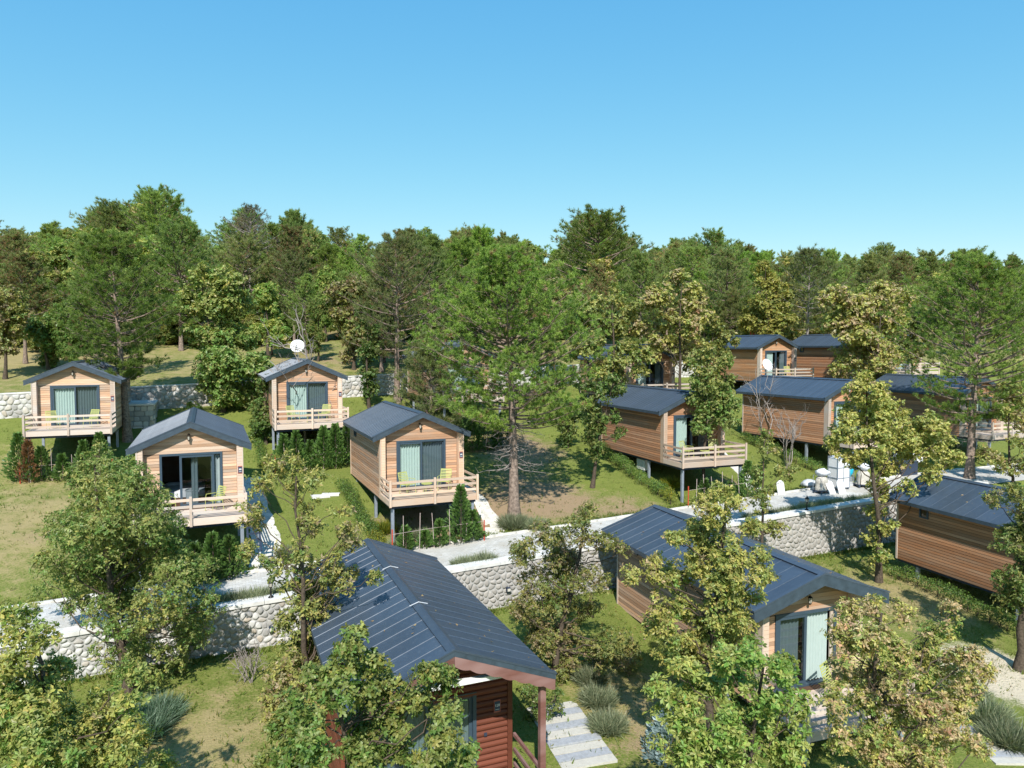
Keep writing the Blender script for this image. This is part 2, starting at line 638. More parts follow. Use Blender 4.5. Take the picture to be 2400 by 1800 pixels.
# ------------------------------------------------------------------ the ground
def build_ground():
    rl = np.concatenate([[-1500, -600, -250, -140, -90, -65], np.arange(-50, 70.1, .8), [76, 85, 100, 125, 160, 250, 600, 1500]])
    sl = np.concatenate([[-400, -120, -50, -25, -12, -5], np.arange(0, 23.6, .5), [23.6, 23.95, 24.05, 24.15], np.arange(24.5, 50.2, .5),
                         [50.2, 50.5, 50.65, 50.75, 50.9, 51.2], np.arange(51.5, 92, 1.0), np.arange(93, 130, 3), [140, 160, 200, 300, 400, 700, 1500, 3000]])
    Rg, Sg = np.meshgrid(rl, sl)
    Z = ground_rs(Rg, Sg)
    Z = np.where((Sg > 23.99) & (Sg < 24.1), ground_rs(Rg, np.full_like(Sg, 23.95)), Z)
    X = CR * Rg - SR * Sg
    Y = SR * Rg + CR * Sg
    col = np.zeros((*Rg.shape, 3))
    col[..., 0] = np.where(Sg > 50.7, .34, .0) + np.where(Sg < 24, .08, 0)
    col[..., 1] = np.where(Sg > 74, .5, 0) + np.where((Sg > 50.7) & (Sg <= 74), .12, 0)

    def blob(p, rad, ch, amp, sq=1.0):
        d2 = ((X - p[0]) ** 2 + ((Y - p[1]) * sq) ** 2) / rad ** 2
        col[..., ch] += amp * np.exp(-d2 * .8)
    for (u, v, rad, ch, amp) in [
            (1130, 1050, 3.6, 1, .42), (1180, 990, 3.0, 1, .3), (1330, 1175, 2.0, 1, .35), (1200, 1130, 2.4, 1, .40), (1250, 1190, 2.2, 1, .5),
            (1500, 1190, 2.0, 1, .5), (1120, 1200, 1.6, 1, .5), (1300, 1070, 2.5, 1, .35), (1220, 1040, 1.6, 1, .3), (1440, 1230, 1.2, 1, .4),
            (60, 1210, 3.0, 0, .45), (110, 1250, 1.8, 1, .45), (40, 1330, 3.0, 0, .35), (120, 1120, 2.5, 0, .25), (30, 1080, 3, 0, .3),
            (480, 1760, 3.0, 0, .40), (620, 1640, 1.6, 1, .35), (1490, 1650, 2.0, 0, .45), (1480, 1600, 1.6, 1, .3), (1500, 1760, 1.6, 1, .45),
            (2120, 1400, 3.0, 0, .42), (2050, 1330, 2.5, 1, .3), (2345, 1580, 1.8, 2, .65), (2270, 1545, 1.3, 2, .45), (2160, 1480, 1.6, 1, .4), (2400, 1630, .9, 2, .4),
            (2250, 1115, 2.5, 2, .5), (780, 1010, 2.5, 1, .2), (900, 1010, 2.0, 1, .25), (760, 840, 5.0, 1, .35), (600, 860, 4, 0, .25), (80, 830, 7, 0, .25),
            (430, 985, 2.0, 1, .35), (400, 850, 6, 1, .2), (1790, 800, 8, 1, .2), (960, 1225, 2.2, 1, .6), (1060, 1235, 1.6, 1, .6), (1690, 1130, 1.8, 1, .5), (740, 1240, 1.5, 1, .2)]:
        blob(gpx(u, v), rad, ch, amp)
    ny, nx = Rg.shape
    i = np.arange(ny - 1)[:, None] * nx + np.arange(nx - 1)[None]
    F = np.stack([i, i + 1, i + nx + 1, i + nx], -1).reshape(-1, 4)
    mb = MB()
    mb.add(np.stack([X, Y, Z], -1).reshape(-1, 3), F, np.clip(col.reshape(-1, 3), 0, 1))
    g = mb.build('ground', M['ground'], smooth=True)
    g['kind'] = 'structure'
    return g


build_ground()


def strip(name, pts, w, mat, dz=.014, step=.5):
    """a flat sheet laid over the ground along a polyline of world points"""
    P = np.array([p[:2] for p in pts], float)
    seg = np.linalg.norm(np.diff(P, axis=0), axis=1)
    t = np.concatenate([[0], np.cumsum(seg)])
    n = max(2, int(t[-1] / step) + 1)
    tt = np.linspace(0, t[-1], n)
    C = np.stack([np.interp(tt, t, P[:, 0]), np.interp(tt, t, P[:, 1])], 1)
    T = np.gradient(C, axis=0)
    T /= np.linalg.norm(T, axis=1)[:, None]
    Nn = np.stack([-T[:, 1], T[:, 0]], 1)
    W = np.interp(tt, t, w) if np.ndim(w) else np.full(n, w)
    k = 6
    V = []
    for j in range(k):
        q = C + Nn * (W * (j / (k - 1) - .5))[:, None]
        r, s = rs(q[:, 0], q[:, 1])
        V.append(np.stack([q[:, 0], q[:, 1], ground_rs(r, s) + dz + (0 if 0 < j < k - 1 else -.05)], 1))
    V = np.stack(V, 1)
    i = np.arange(n - 1)[:, None] * k + np.arange(k - 1)[None]
    F = np.stack([i, i + k, i + k + 1, i + 1], -1).reshape(-1, 4)[:, ::-1]
    mb = MB().add(V.reshape(-1, 3), F)
    return mb


# the road of pale blocks along the terrace, with a low kerb on its upper side
def build_road():
    rr = np.arange(-30, 60.1, .5)
    mb = MB()
    ss = [24.5, 26.2, 27.7]
    V = np.stack([np.stack([*xy(rr, np.full_like(rr, s)), ground_rs(rr, np.full_like(rr, s)) + .02], 1) for s in ss], 1)
    k = len(ss)
    i = np.arange(len(rr) - 1)[:, None] * k + np.arange(k - 1)[None]
    mb.add(V.reshape(-1, 3), np.stack([i, i + k, i + k + 1, i + 1], -1).reshape(-1, 4))
    o = mb.build('road', M['road'])
    o['kind'] = 'structure'
    kb = thing('kerb', 'low pale stone kerb along the upper edge of the block paved road', 'kerb', (*xy(-28, 27.78), float(ground_rs(-28, 27.78))), YAW)
    z0 = float(ground_rs(-28, 27.78))
    me = None
    for q in range(86):
        r = -28 + q * 1.0
        z = float(ground_rs(r + .5, 27.78)) - z0
        if me is None:
            me = MB().box(0, .985, -.07, .07, -.12, .07).mesh('kerb_stone', M['path'])
        obj('kerb_stone', me, kb, (q * 1.0, 0, z + RNG.uniform(-.006, .006)), (0, -.035 if r < 36 else 0, RNG.uniform(-.01, .01)))


build_road()
_p = strip('path', [gpx(1165, 1262), gpx(1150, 1215), gpx(1118, 1165), xy(11.2, 34.5)], [1.5, 1.1, .95, .95], None).build('path', M['path'])
_p['kind'] = 'structure'
_p = strip('path', [gpx(628, 1345), gpx(622, 1260), gpx(600, 1180), gpx(590, 1120)], [1.8, 1.5, 1.35, 1.2], None).build('path', M['path'])
_p['kind'] = 'structure'
_p = strip('path', [gpx(1790, 1165), gpx(1740, 1110), gpx(1690, 1060)], [1.2, .8, .7], None).build('path', M['path'])
_p['kind'] = 'structure'
_p = strip('path', [gpx(2060, 1150), gpx(2150, 1125), gpx(2280, 1105), gpx(2400, 1110)], [1.5, 2.2, 2.6, 2.6], None, .016).build('path', M['path'])
_p['kind'] = 'structure'


# stepped path of cream and slate bands beside the red brown cabin
def banded_path(a, b, w, n, label):
    a, b = np.array(a[:2]), np.array(b[:2])
    d = (b - a) / n
    ang = math.atan2(d[1], d[0])
    root = thing('banded_path', label, 'path', (a[0], a[1], gz(*a)), ang)
    ln = np.linalg.norm(d)
    z0 = gz(*a)
    for i in range(n):
        c = a + d * (i + .5)
        z = gz(*c) - z0
        obj('paving_band', MB().box(i * ln + .012, (i + 1) * ln - .012, -w / 2, w / 2, z - .1, z + .045 + .008 * (i % 2)).mesh('paving_band', M['slate' if i % 2 else 'cream']), root)


banded_path(gpx(1385, 1798), gpx(1290, 1655), 1.45, 9, 'path of cream and slate bands beside the red brown log cabin')
banded_path(gpx(2395, 1799), gpx(2290, 1700), 1.3, 6, 'path of pale and slate bands at the lower right corner')
for (u, v, lab) in ((750, 1163, 'larger white stepping slab in the lawn between two cabins'), (775, 1158, 'smaller white stepping slab, right one of two in the lawn')):
    p = gpx(u, v)
    tag(MB().prism([(-.42, -.3), (.40, -.34), (.46, .1), (.2, .33), (-.38, .3)], 'z', -.04, .05).build('stepping_slab', M['cap'], None, p, (0, 0, .5 if u < 760 else .2)), lab, 'slab')


# ------------------------------------------------------------------ rubble stone walls
def clip_poly(poly, a, n):
    out = []
    for i in range(len(poly)):
        p, q = poly[i], poly[(i + 1) % len(poly)]
        dp = (p[0] - a[0]) * n[0] + (p[1] - a[1]) * n[1]
        dq = (q[0] - a[0]) * n[0] + (q[1] - a[1]) * n[1]
        if dp <= 0:
            out.append(p)
        if dp * dq < 0:
            t = dp / (dp - dq)
            out.append((p[0] + t * (q[0] - p[0]), p[1] + t * (q[1] - p[1])))
    return out


def stone_wall(label, r0, r1, s0, cell, thick, top_up, cap_over, seed, cap_h=.12, n_max=300, face_gap=.017):
    rng = random.Random(seed)
    zb0 = float(ground_rs(r0, s0 - .12, False))
    root = thing('stone_wall', label, 'wall', (*xy(r0, s0), zb0), YAW)

    def zb(r):
        return float(ground_rs(r, s0 - .12, False)) - zb0 - .12

    def zt(r):
        return float(ground_rs(r, s0 + .35, False)) - zb0 + top_up
    Ln = r1 - r0
    # backing of mortar
    nseg = int(Ln)
    V, F = [], []
    for i in range(nseg + 1):
        x = Ln * i / nseg
        for (y, z) in ((0, zb(r0 + x)), (0, zt(r0 + x)), (thick, zt(r0 + x)), (thick, zb(r0 + x))):
            V.append((x, y, z))
    for i in range(nseg):
        for j in range(4):
            F.append((i * 4 + j, i * 4 + (j + 1) % 4, i * 4 + 4 + (j + 1) % 4, i * 4 + 4 + j))
    mb = MB().add(V, F)
    mb.add(V[:4], [(3, 2, 1, 0)])
    mb.add(V[-4:], [(0, 1, 2, 3)])
    mb.build('mortar', M['mortar'], root)
    # coping slabs
    x = 0
    while x < Ln:
        w = min(rng.uniform(1.1, 1.6), Ln - x)
        if w < .2:
            break
        za, zc = zt(r0 + x), zt(r0 + x + w)
        o = -cap_over
        v = [(x + .006, o, za + .003), (x + w - .006, o, zc + .003), (x + w - .006, thick + .04, zc + .003), (x + .006, thick + .04, za + .003)]
        v += [(a, b, c + cap_h) for a, b, c in v]
        obj('coping_slab', MB().add(v, [(0, 3, 2, 1), (4, 5, 6, 7), (0, 1, 5, 4), (1, 2, 6, 5), (2, 3, 7, 6), (3, 0, 4, 7)]).mesh('coping_slab', M['cap']), root)
        x += w
    # stones: cells of a jittered lattice, shrunk by the joint, swollen in the middle
    H = max(zt(r0 + .5) - zb(r0 + .5), zt(r1 - .5) - zb(r1 - .5))
    nx, nz = int(Ln / cell), max(3, int(round(H / cell / .85)))
    pts = {}
    for i in range(-1, nx + 1):
        for j in range(-1, nz + 1):
            pts[i, j] = ((i + .5 + (.25 if j % 2 else -.25) + rng.uniform(-.42, .42)) * cell, (j + .5 + rng.uniform(-.42, .42)) / nz)
    stones = []
    for i in range(nx):
        for j in range(nz):
            cx, ct = pts[i, j]
            if not 0 < cx < Ln:
                continue
            hh = zt(r0 + cx) - zb(r0 + cx)
            base = zb(r0 + cx)
            slope = (zb(r0 + min(cx + .3, Ln)) - zb(r0 + max(cx - .3, 0))) / .6
            c = (cx, ct * hh)
            poly = [(cx - 2 * cell, 0.02), (cx + 2 * cell, 0.02), (cx + 2 * cell, hh), (cx - 2 * cell, hh)]
            for di in (-2, -1, 0, 1, 2):
                for dj in (-2, -1, 0, 1, 2):
                    if (di or dj) and (i + di, j + dj) in pts:
                        q = pts[i + di, j + dj]
                        q = (q[0], q[1] * hh)
                        n = (q[0] - c[0], q[1] - c[1])
                        poly = clip_poly(poly, ((c[0] + q[0]) / 2, (c[1] + q[1]) / 2), n)
                        if len(poly) < 3:
                            break
            if len(poly) < 3:
                continue
            # shrink by joint and round the corners
            pa = np.array(poly)
            ctr = pa.mean(0)
            d = pa - ctr
            ln = np.linalg.norm(d, axis=1)
            if ln.max() < .06:
                continue
            pa = ctr + d * np.clip((ln - face_gap * rng.uniform(.9, 1.5)) / ln, .2, 1)[:, None]
            rd = []
            for k in range(len(pa)):
                a, b_, c_ = pa[k - 1], pa[k], pa[(k + 1) % len(pa)]
                rd += [b_ + (a - b_) * .28, b_ + (c_ - b_) * .28]
            rd = np.array(rd)
            m = len(rd)
            dep = rng.uniform(.012, .045)
            ring = []
            for sc, y in ((1.0, .01), (.95, -dep * .8), (.5, -dep * 1.2)):
                q = ctr + (rd - ctr) * sc
                ring.append(np.stack([q[:, 0] - cx, np.full(m, y), q[:, 1] + base + slope * (q[:, 0] - cx)], 1))
            V = np.concatenate(ring)
            Fq = [(a * m + b_, a * m + (b_ + 1) % m, a * m + m + (b_ + 1) % m, a * m + m + b_) for a in range(2) for b_ in range(m)]
            stones.append((cx, V, Fq, m))
    # nearest to the camera first
    def dist(st):
        x, y = xy(r0 + st[0], s0)
        u = CU + FPX * x / y
        return y + (0 if 0 < u < 2400 else 1000)
    stones.sort(key=dist)
    rest = MB()
    for k, (cx, V, Fq, m) in enumerate(stones):
        mb = MB() if k < n_max else rest
        off = np.array([cx, 0, 0])
        VV = V if k < n_max else V + off
        mb.add(VV, Fq)
        mb.f.setdefault(m, []).append(np.arange(mb.n - m, mb.n)[None])
        if k < n_max:
            obj('stone', mb.mesh('stone', M['stone'], True), root, (cx, 0, 0))
    if rest.n:
        o = rest.build('stones', M['stone'], root, smooth=True)
        o['kind'] = 'stuff'
    return root


stone_wall('long pale rubble stone retaining wall with white coping below the paved road', -9, 37, 24.0, .27, .42, .16, .07, 3)
stone_wall('upper rubble stone retaining wall behind the back row of cabins', -16, 46, 50.6, .36, .4, .10, .03, 5, .08)
# jutting block of the upper wall beside the far left cabin
_p = atd(365, 1000, 43.0)


def wall_block():
    c = gpx(356, 1003)
    root = thing('stone_buttress', 'squat stone buttress stepping out of the upper wall beside the pine trunk', 'wall', (c[0], c[1], c[2] - .1), YAW)
    rng = random.Random(9)
    MB().box(-1.45, .1, .05, 4.2, -.3, 1.45).build('mortar', M['mortar'], root)
    for j in range(5):
        x = -1.45
        while x < .05:
            w = min(rng.uniform(.28, .6), .12 - x)
            if w < .1:
                break
            mb = MB()
            y = -rng.uniform(.0, .05)
            z0, z1 = j * .3 - .05 + rng.uniform(-.02, .02), j * .3 + .22
            mb.prism([(x + .02, z0 + .03), (x + .06, z0), (x + w - .06, z0), (x + w - .02, z0 + .05), (x + w - .03, z1 - .04), (x + w - .08, z1), (x + .07, z1), (x + .02, z1 - .05)], 'y', y - .02, .06)
            mb.build('stone', M['stone'], root)
            x += w
    for j in range(5):
        for k in range(8):
            y = .1 + k * .5
            MB().prism([(y + .02, j * .3), (y + .47, j * .3 - .02), (y + .46, j * .3 + .23), (y + .03, j * .3 + .24)], 'x', .09, .14 + rng.uniform(0, .04)).build('stone', M['stone'], root)
    MB().box(-1.5, .2, -.08, 4.2, 1.46, 1.56).build('coping_slab', M['cap'], root)


wall_block()


# low white terrace walls far up the slope
def terrace_wall(label, u0, u1, v, d, h, n):
    a, b = atd(u0, v, d), atd(u1, v, d + 3)
    ang = math.atan2(b[1] - a[1], b[0] - a[0])
    ln = float(np.hypot(b[0] - a[0], b[1] - a[1]))
    z = gz((a[0] + b[0]) / 2, (a[1] + b[1]) / 2)
    root = thing('terrace_wall', label, 'wall', (a[0], a[1], z - .2), ang)
    for i in range(n):
        MB().box(i * ln / n + .01, (i + 1) * ln / n - .01, -.15, .15, 0, h + .2 + RNG.uniform(-.04, .04)).build('wall_block', M['cap'], root)


terrace_wall('lower white terrace wall under the trees behind the left cabins', 560, 742, 772, 74, .7, 12)
terrace_wall('middle white terrace wall of the stepped slope', 610, 700, 756, 80, .8, 6)
terrace_wall('upper white terrace wall at the foot of the forest', 550, 760, 745, 86, .7, 12)
terrace_wall('white terrace wall at the far left under the trees', -20, 130, 786, 68, .9, 8)
terrace_wall('short white terrace wall between oaks and pine at left', 355, 400, 772, 70, .9, 3)


# stone steps at the left end of the long wall
def steps():
    x0, y0 = xy(-9.3, 24.2)
    root = thing('stone_steps', 'shaded stone steps at the left end of the long wall', 'steps', (x0, y0, gz(*xy(-9.9, 23.0))), YAW)
    for i in range(8):
        MB().box(-1.7, .0, -.2 - .32 * (8 - i), .1 - .32 * (7 - i) + .3, -.1, .2 * (i + 1) - .02).build('step', M['path'], root)


steps()


# ------------------------------------------------------------------ cabins
def plank_mesh(ln, h=.106):
    return MB().prism([(0, 0), (-.024, .006), (-.019, h - .008), (0, h)][::-1], 'x', 0, ln).mesh('plank', M['plank'])


def text_mesh(txt, size, mat):
    cu = bpy.data.curves.new('number', 'FONT')
    cu.body = txt
    cu.size = size
    cu.align_x = 'CENTER'
    cu.align_y = 'CENTER'
    cu.extrude = .003
    cu.resolution_u = 3
    o = bpy.data.objects.new('tmp', cu)
    COL.objects.link(o)
    dg = bpy.context.evaluated_depsgraph_get()
    me = bpy.data.meshes.new_from_object(o.evaluated_get(dg))
    bpy.data.objects.remove(o)
    me.materials.clear()
    me.materials.append(mat)
    return me


def roof_parts(root, P):
    """gable roof: slab > panels, ridge cap, fascias"""
    eh, ez, rz, of, ob, Ln, fh = P['eh'], P['ez'], P['rz'], P['of'], P['ob'], P['L'], P['fh']
    y0, y1 = -of, Ln + ob
    th = .07
    mb = MB()
    mb.prism([(-eh, ez - th), (0, rz - th), (0, rz), (-eh, ez)][::-1], 'y', y0 + .01, y1 - .01)
    mb.prism([(eh, ez - th), (0, rz - th), (0, rz), (eh, ez)], 'y', y0 + .01, y1 - .01)
    roof = mb.build('roof', M['roof'], root)
    p = P.get('pitch', .31)
    n = max(1, int(round((y1 - y0) / p)))
    p = (y1 - y0) / n
    sl = (rz - ez) / eh
    rib = P.get('rib', .03)
    prof = [(0, .004), (p - .034, .004), (p - .028, .004 + rib), (p - .010, .004 + rib), (p - .004, .004)]
    for sgn in (-1, 1):
        V = []
        for t in (0.02, 1.015):
            x = sgn * eh * t
            for (yy, dz) in prof:
                V.append((x, yy, rz - sl * eh * t + dz))
        k = len(prof)
        F = [(i, i + 1, k + i + 1, k + i) for i in range(k - 1)]
        if sgn > 0:
            F = [f[::-1] for f in F]
        me = MB().add(V, F).mesh('roof_panel', M['roof'])
        for i in range(n):
            obj('roof_panel', me, roof, (0, y0 + i * p, 0))
    r = .14
    mb = MB()
    mb.prism([(-r, rz - sl * r + .036), (-r, rz - sl * r + .05), (-.03, rz + .055), (.03, rz + .055), (r, rz - sl * r + .05), (r, rz - sl * r + .036), (0, rz + .03)][::-1], 'y', y0 - .015, y1 + .015)
    mb.build('ridge_cap', M['roof'], roof)
    for (ya, yb, nm) in ((y0 - .035, y0 + .008, 'front'), (y1 - .008, y1 + .03, 'back')):
        for sgn in (-1, 1):
            x1 = sgn * (eh + .02)
            poly = [(0.0 + sgn * .001, rz - fh), (x1, rz - sl * abs(x1) - fh), (x1, rz - sl * abs(x1) + .012), (0.0 + sgn * .001, rz + .012)]
            if sgn < 0:
                poly = poly[::-1]
            MB().prism(poly[::-1], 'y', ya, yb).build('fascia', M['fascia'], roof)
            poly2 = [(0, rz + .012), (x1 * 1.01, rz - sl * abs(x1) + .012), (x1 * 1.01, rz - sl * abs(x1) + .055), (0, rz + .055)]
            if sgn < 0:
                poly2 = poly2[::-1]
            MB().prism(poly2[::-1], 'y', ya - .01, yb + .05).build('verge_trim', M['roof'], roof)
    for sgn in (-1, 1):
        a, b_ = sorted((sgn * (eh - .005), sgn * (eh + .03)))
        MB().box(a, b_, y0 + .01, y1 - .01, ez - .15, ez - .01).build('gutter', M['fascia'], roof)
    return roof


def door_parts(root, P, y, variant):
    xl, xr, H = P.get('dxl', -1.104), P.get('dxr', 1.118), 2.15
    fr = .085
    mb = MB()
    mb.box(xl, xl + fr, y - .05, y + .09, 0, H)
    mb.box(xr - fr, xr, y - .05, y + .09, 0, H)
    mb.box(xl + fr, xr - fr, y - .05, y + .09, H - fr, H)
    mb.box(xl + fr, xr - fr, y - .05, y + .09, 0, .06)
    d = mb.build('sliding_door', M['frame'], root)
    il, ir = xl + fr, xr - fr
    mid = (il + ir) / 2
    zt = H - fr - .003

    def leaf(a, b, yy, glass, st=.085):
        q = MB()
        q.box(a, a + st, yy - .02, yy + .025, .062, zt)
        q.box(b - st, b, yy - .02, yy + .025, .062, zt)
        q.box(a + st, b - st, yy - .02, yy + .025, zt - st, zt)
        q.box(a + st, b - st, yy - .02, yy + .025, .062, .062 + st + .02)
        q.build('door_leaf', M['frame'], d)
        MB().add([(a + st, yy, .062 + st + .02), (b - st, yy, .062 + st + .02), (b - st, yy, zt - st), (a + st, yy, zt - st)], [(0, 1, 2, 3)]).build('glass_pane', M[glass], d)

    def curtain(a, b, yy, mat, folds=9, amp=.045):
        n = folds * 4 + 1
        xs = np.linspace(a, b, n)
        ys = yy + amp * np.sin(np.linspace(0, folds * 2 * math.pi, n) + .4 * np.sin(xs * 9))
        V = np.concatenate([np.stack([xs, ys, np.full(n, .08)], 1), np.stack([xs, ys, np.full(n, H - .12)], 1)])
        F = [(i, i + 1, n + i + 1, n + i) for i in range(n - 1)]
        MB().add(V, F).build('curtain', M[mat], d, smooth=True)
    if variant == 'open':
        leaf(mid - .42, ir - .22, y - .015, 'glass_dark')
        curtain(ir - .34, ir, y + .16, 'curtain2', 3)
        curtain(mid - .02, mid + .22, y + .2, 'curtain2', 2)
    elif variant == 'right':
        leaf(il, mid + .02, y - .015, 'glass_dark')
        curtain(mid - .0, ir - .12, y + .11, 'curtain', 8)
        curtain(il, mid - .12, y + .16, 'curtain2', 7)
        MB().box(ir - .1, ir, y + .0, y + .04, .062, zt).build('door_leaf', M['deck'], d)
    elif variant == 'half':
        leaf(il, mid + .04, y - .015, 'glass', .075)
        leaf(mid - .04, ir, y + .045, 'glass_dark', .05)
        curtain(il + .05, mid - .22, y + .12, 'curtain', 6)
        curtain(ir - .5, ir - .03, y + .16, 'curtain2', 6)
    elif variant == 'dark':
        leaf(il, mid + .04, y - .015, 'glass_dark', .075)
        leaf(mid - .04, ir, y + .045, 'glass_dark', .075)
        curtain(il + .05, mid - .03, y + .12, 'curtain', 8)
        curtain(mid + .03, ir - .03, y + .14, 'curtain', 8)
    else:
        leaf(il, mid + .04, y - .015, 'glass', .075)
        leaf(mid - .04, ir, y + .045, 'glass_dark', .05)
        curtain(il + .05, mid - .03, y + .12, 'curtain', 8)
        curtain(mid + .03, ir - .03, y + .16, 'curtain2', 8)
    return d


def lantern(root, loc):
    mb = MB()
    x, y, z = loc
    mb.lathe([(0, .0), (.05, .005), (.05, .03), (0, .035)], 10, (0, 0, 0))
    V = np.array(mb.v[0])
    mb.v[0] = np.stack([V[:, 0], -V[:, 2], V[:, 1]], 1)
    mb.tube([(0, -.03, 0), (0, -.09, .05), (0, -.14, .02)], .012, 6)
    mb.lathe([(.012, .02), (.05, -.02), (.075, -.035), (.06, -.04)], 8, (0, -.14, 0))
    for k in range(6):
        a = k / 6 * 2 * math.pi
        mb.tube([(.058 * math.cos(a), -.14 + .058 * math.sin(a), -.04), (.04 * math.cos(a), -.14 + .04 * math.sin(a), -.2)], .006, 4)
    mb.lathe([(.045, -.19), (.045, -.21), (.02, -.235), (0, -.26)], 8, (0, -.14, 0))
    o = mb.build('wall_lantern', M['bronze'], root, loc)
    MB().lathe([(.05, -.045), (.045, -.12), (.034, -.19)], 8, (0, -.14, 0)).build('lantern_glass', M['lamp_glass'], o)
    return o


def number_plate(root, loc, txt=None, rz=0):
    o = MB().box(-.085, .085, -.012, 0, -.15, .15).build('number_plate', M['signred'], root, loc, (0, 0, rz))
    MB().box(-.07, .07, -.018, -.0125, -.115, .115).build('plate_face', M['sign'], o)
    if txt:
        t = obj('number', text_mesh(txt, .085, M['white']), o, (0, -.0225, .02), (math.pi / 2, 0, 0))
        MB().box(-.05, .05, -.021, -.0185, -.082, -.074).build('plate_line', M['white'], o)
    else:
        for x in (-.032, 0, .032):
            MB().box(x - .011, x + .011, -.021, -.0185, -.01, .05).build('plate_mark', M['white'], o)
        MB().box(-.05, .05, -.021, -.0185, -.082, -.07).build('plate_line', M['white'], o)
    return o


UNIT_LEG = None


def cabin_legs(root, P):
    """steel posts from the floor frame down to the ground, each cut to its own length"""
    global UNIT_LEG
    if UNIT_LEG is None:
        UNIT_LEG = MB().box(-.06, .06, -.06, .06, -1, 0).mesh('leg', M['steel'])
    h = P['W'] / 2 - .14
    a = root.rotation_euler[2]
    for y in (-P['dd'] + .2, 1.6, P['L'] - 1.0):
        for x in (-h, h):
            wx = root.location[0] + math.cos(a) * x - math.sin(a) * y
            wy = root.location[1] + math.sin(a) * x + math.cos(a) * y
            ln = root.location[2] - .37 - gz(wx, wy) + .15
            if ln > .1:
                o = obj('leg', UNIT_LEG, root, (x, y, -.37))
                o.scale = (1, 1, ln)


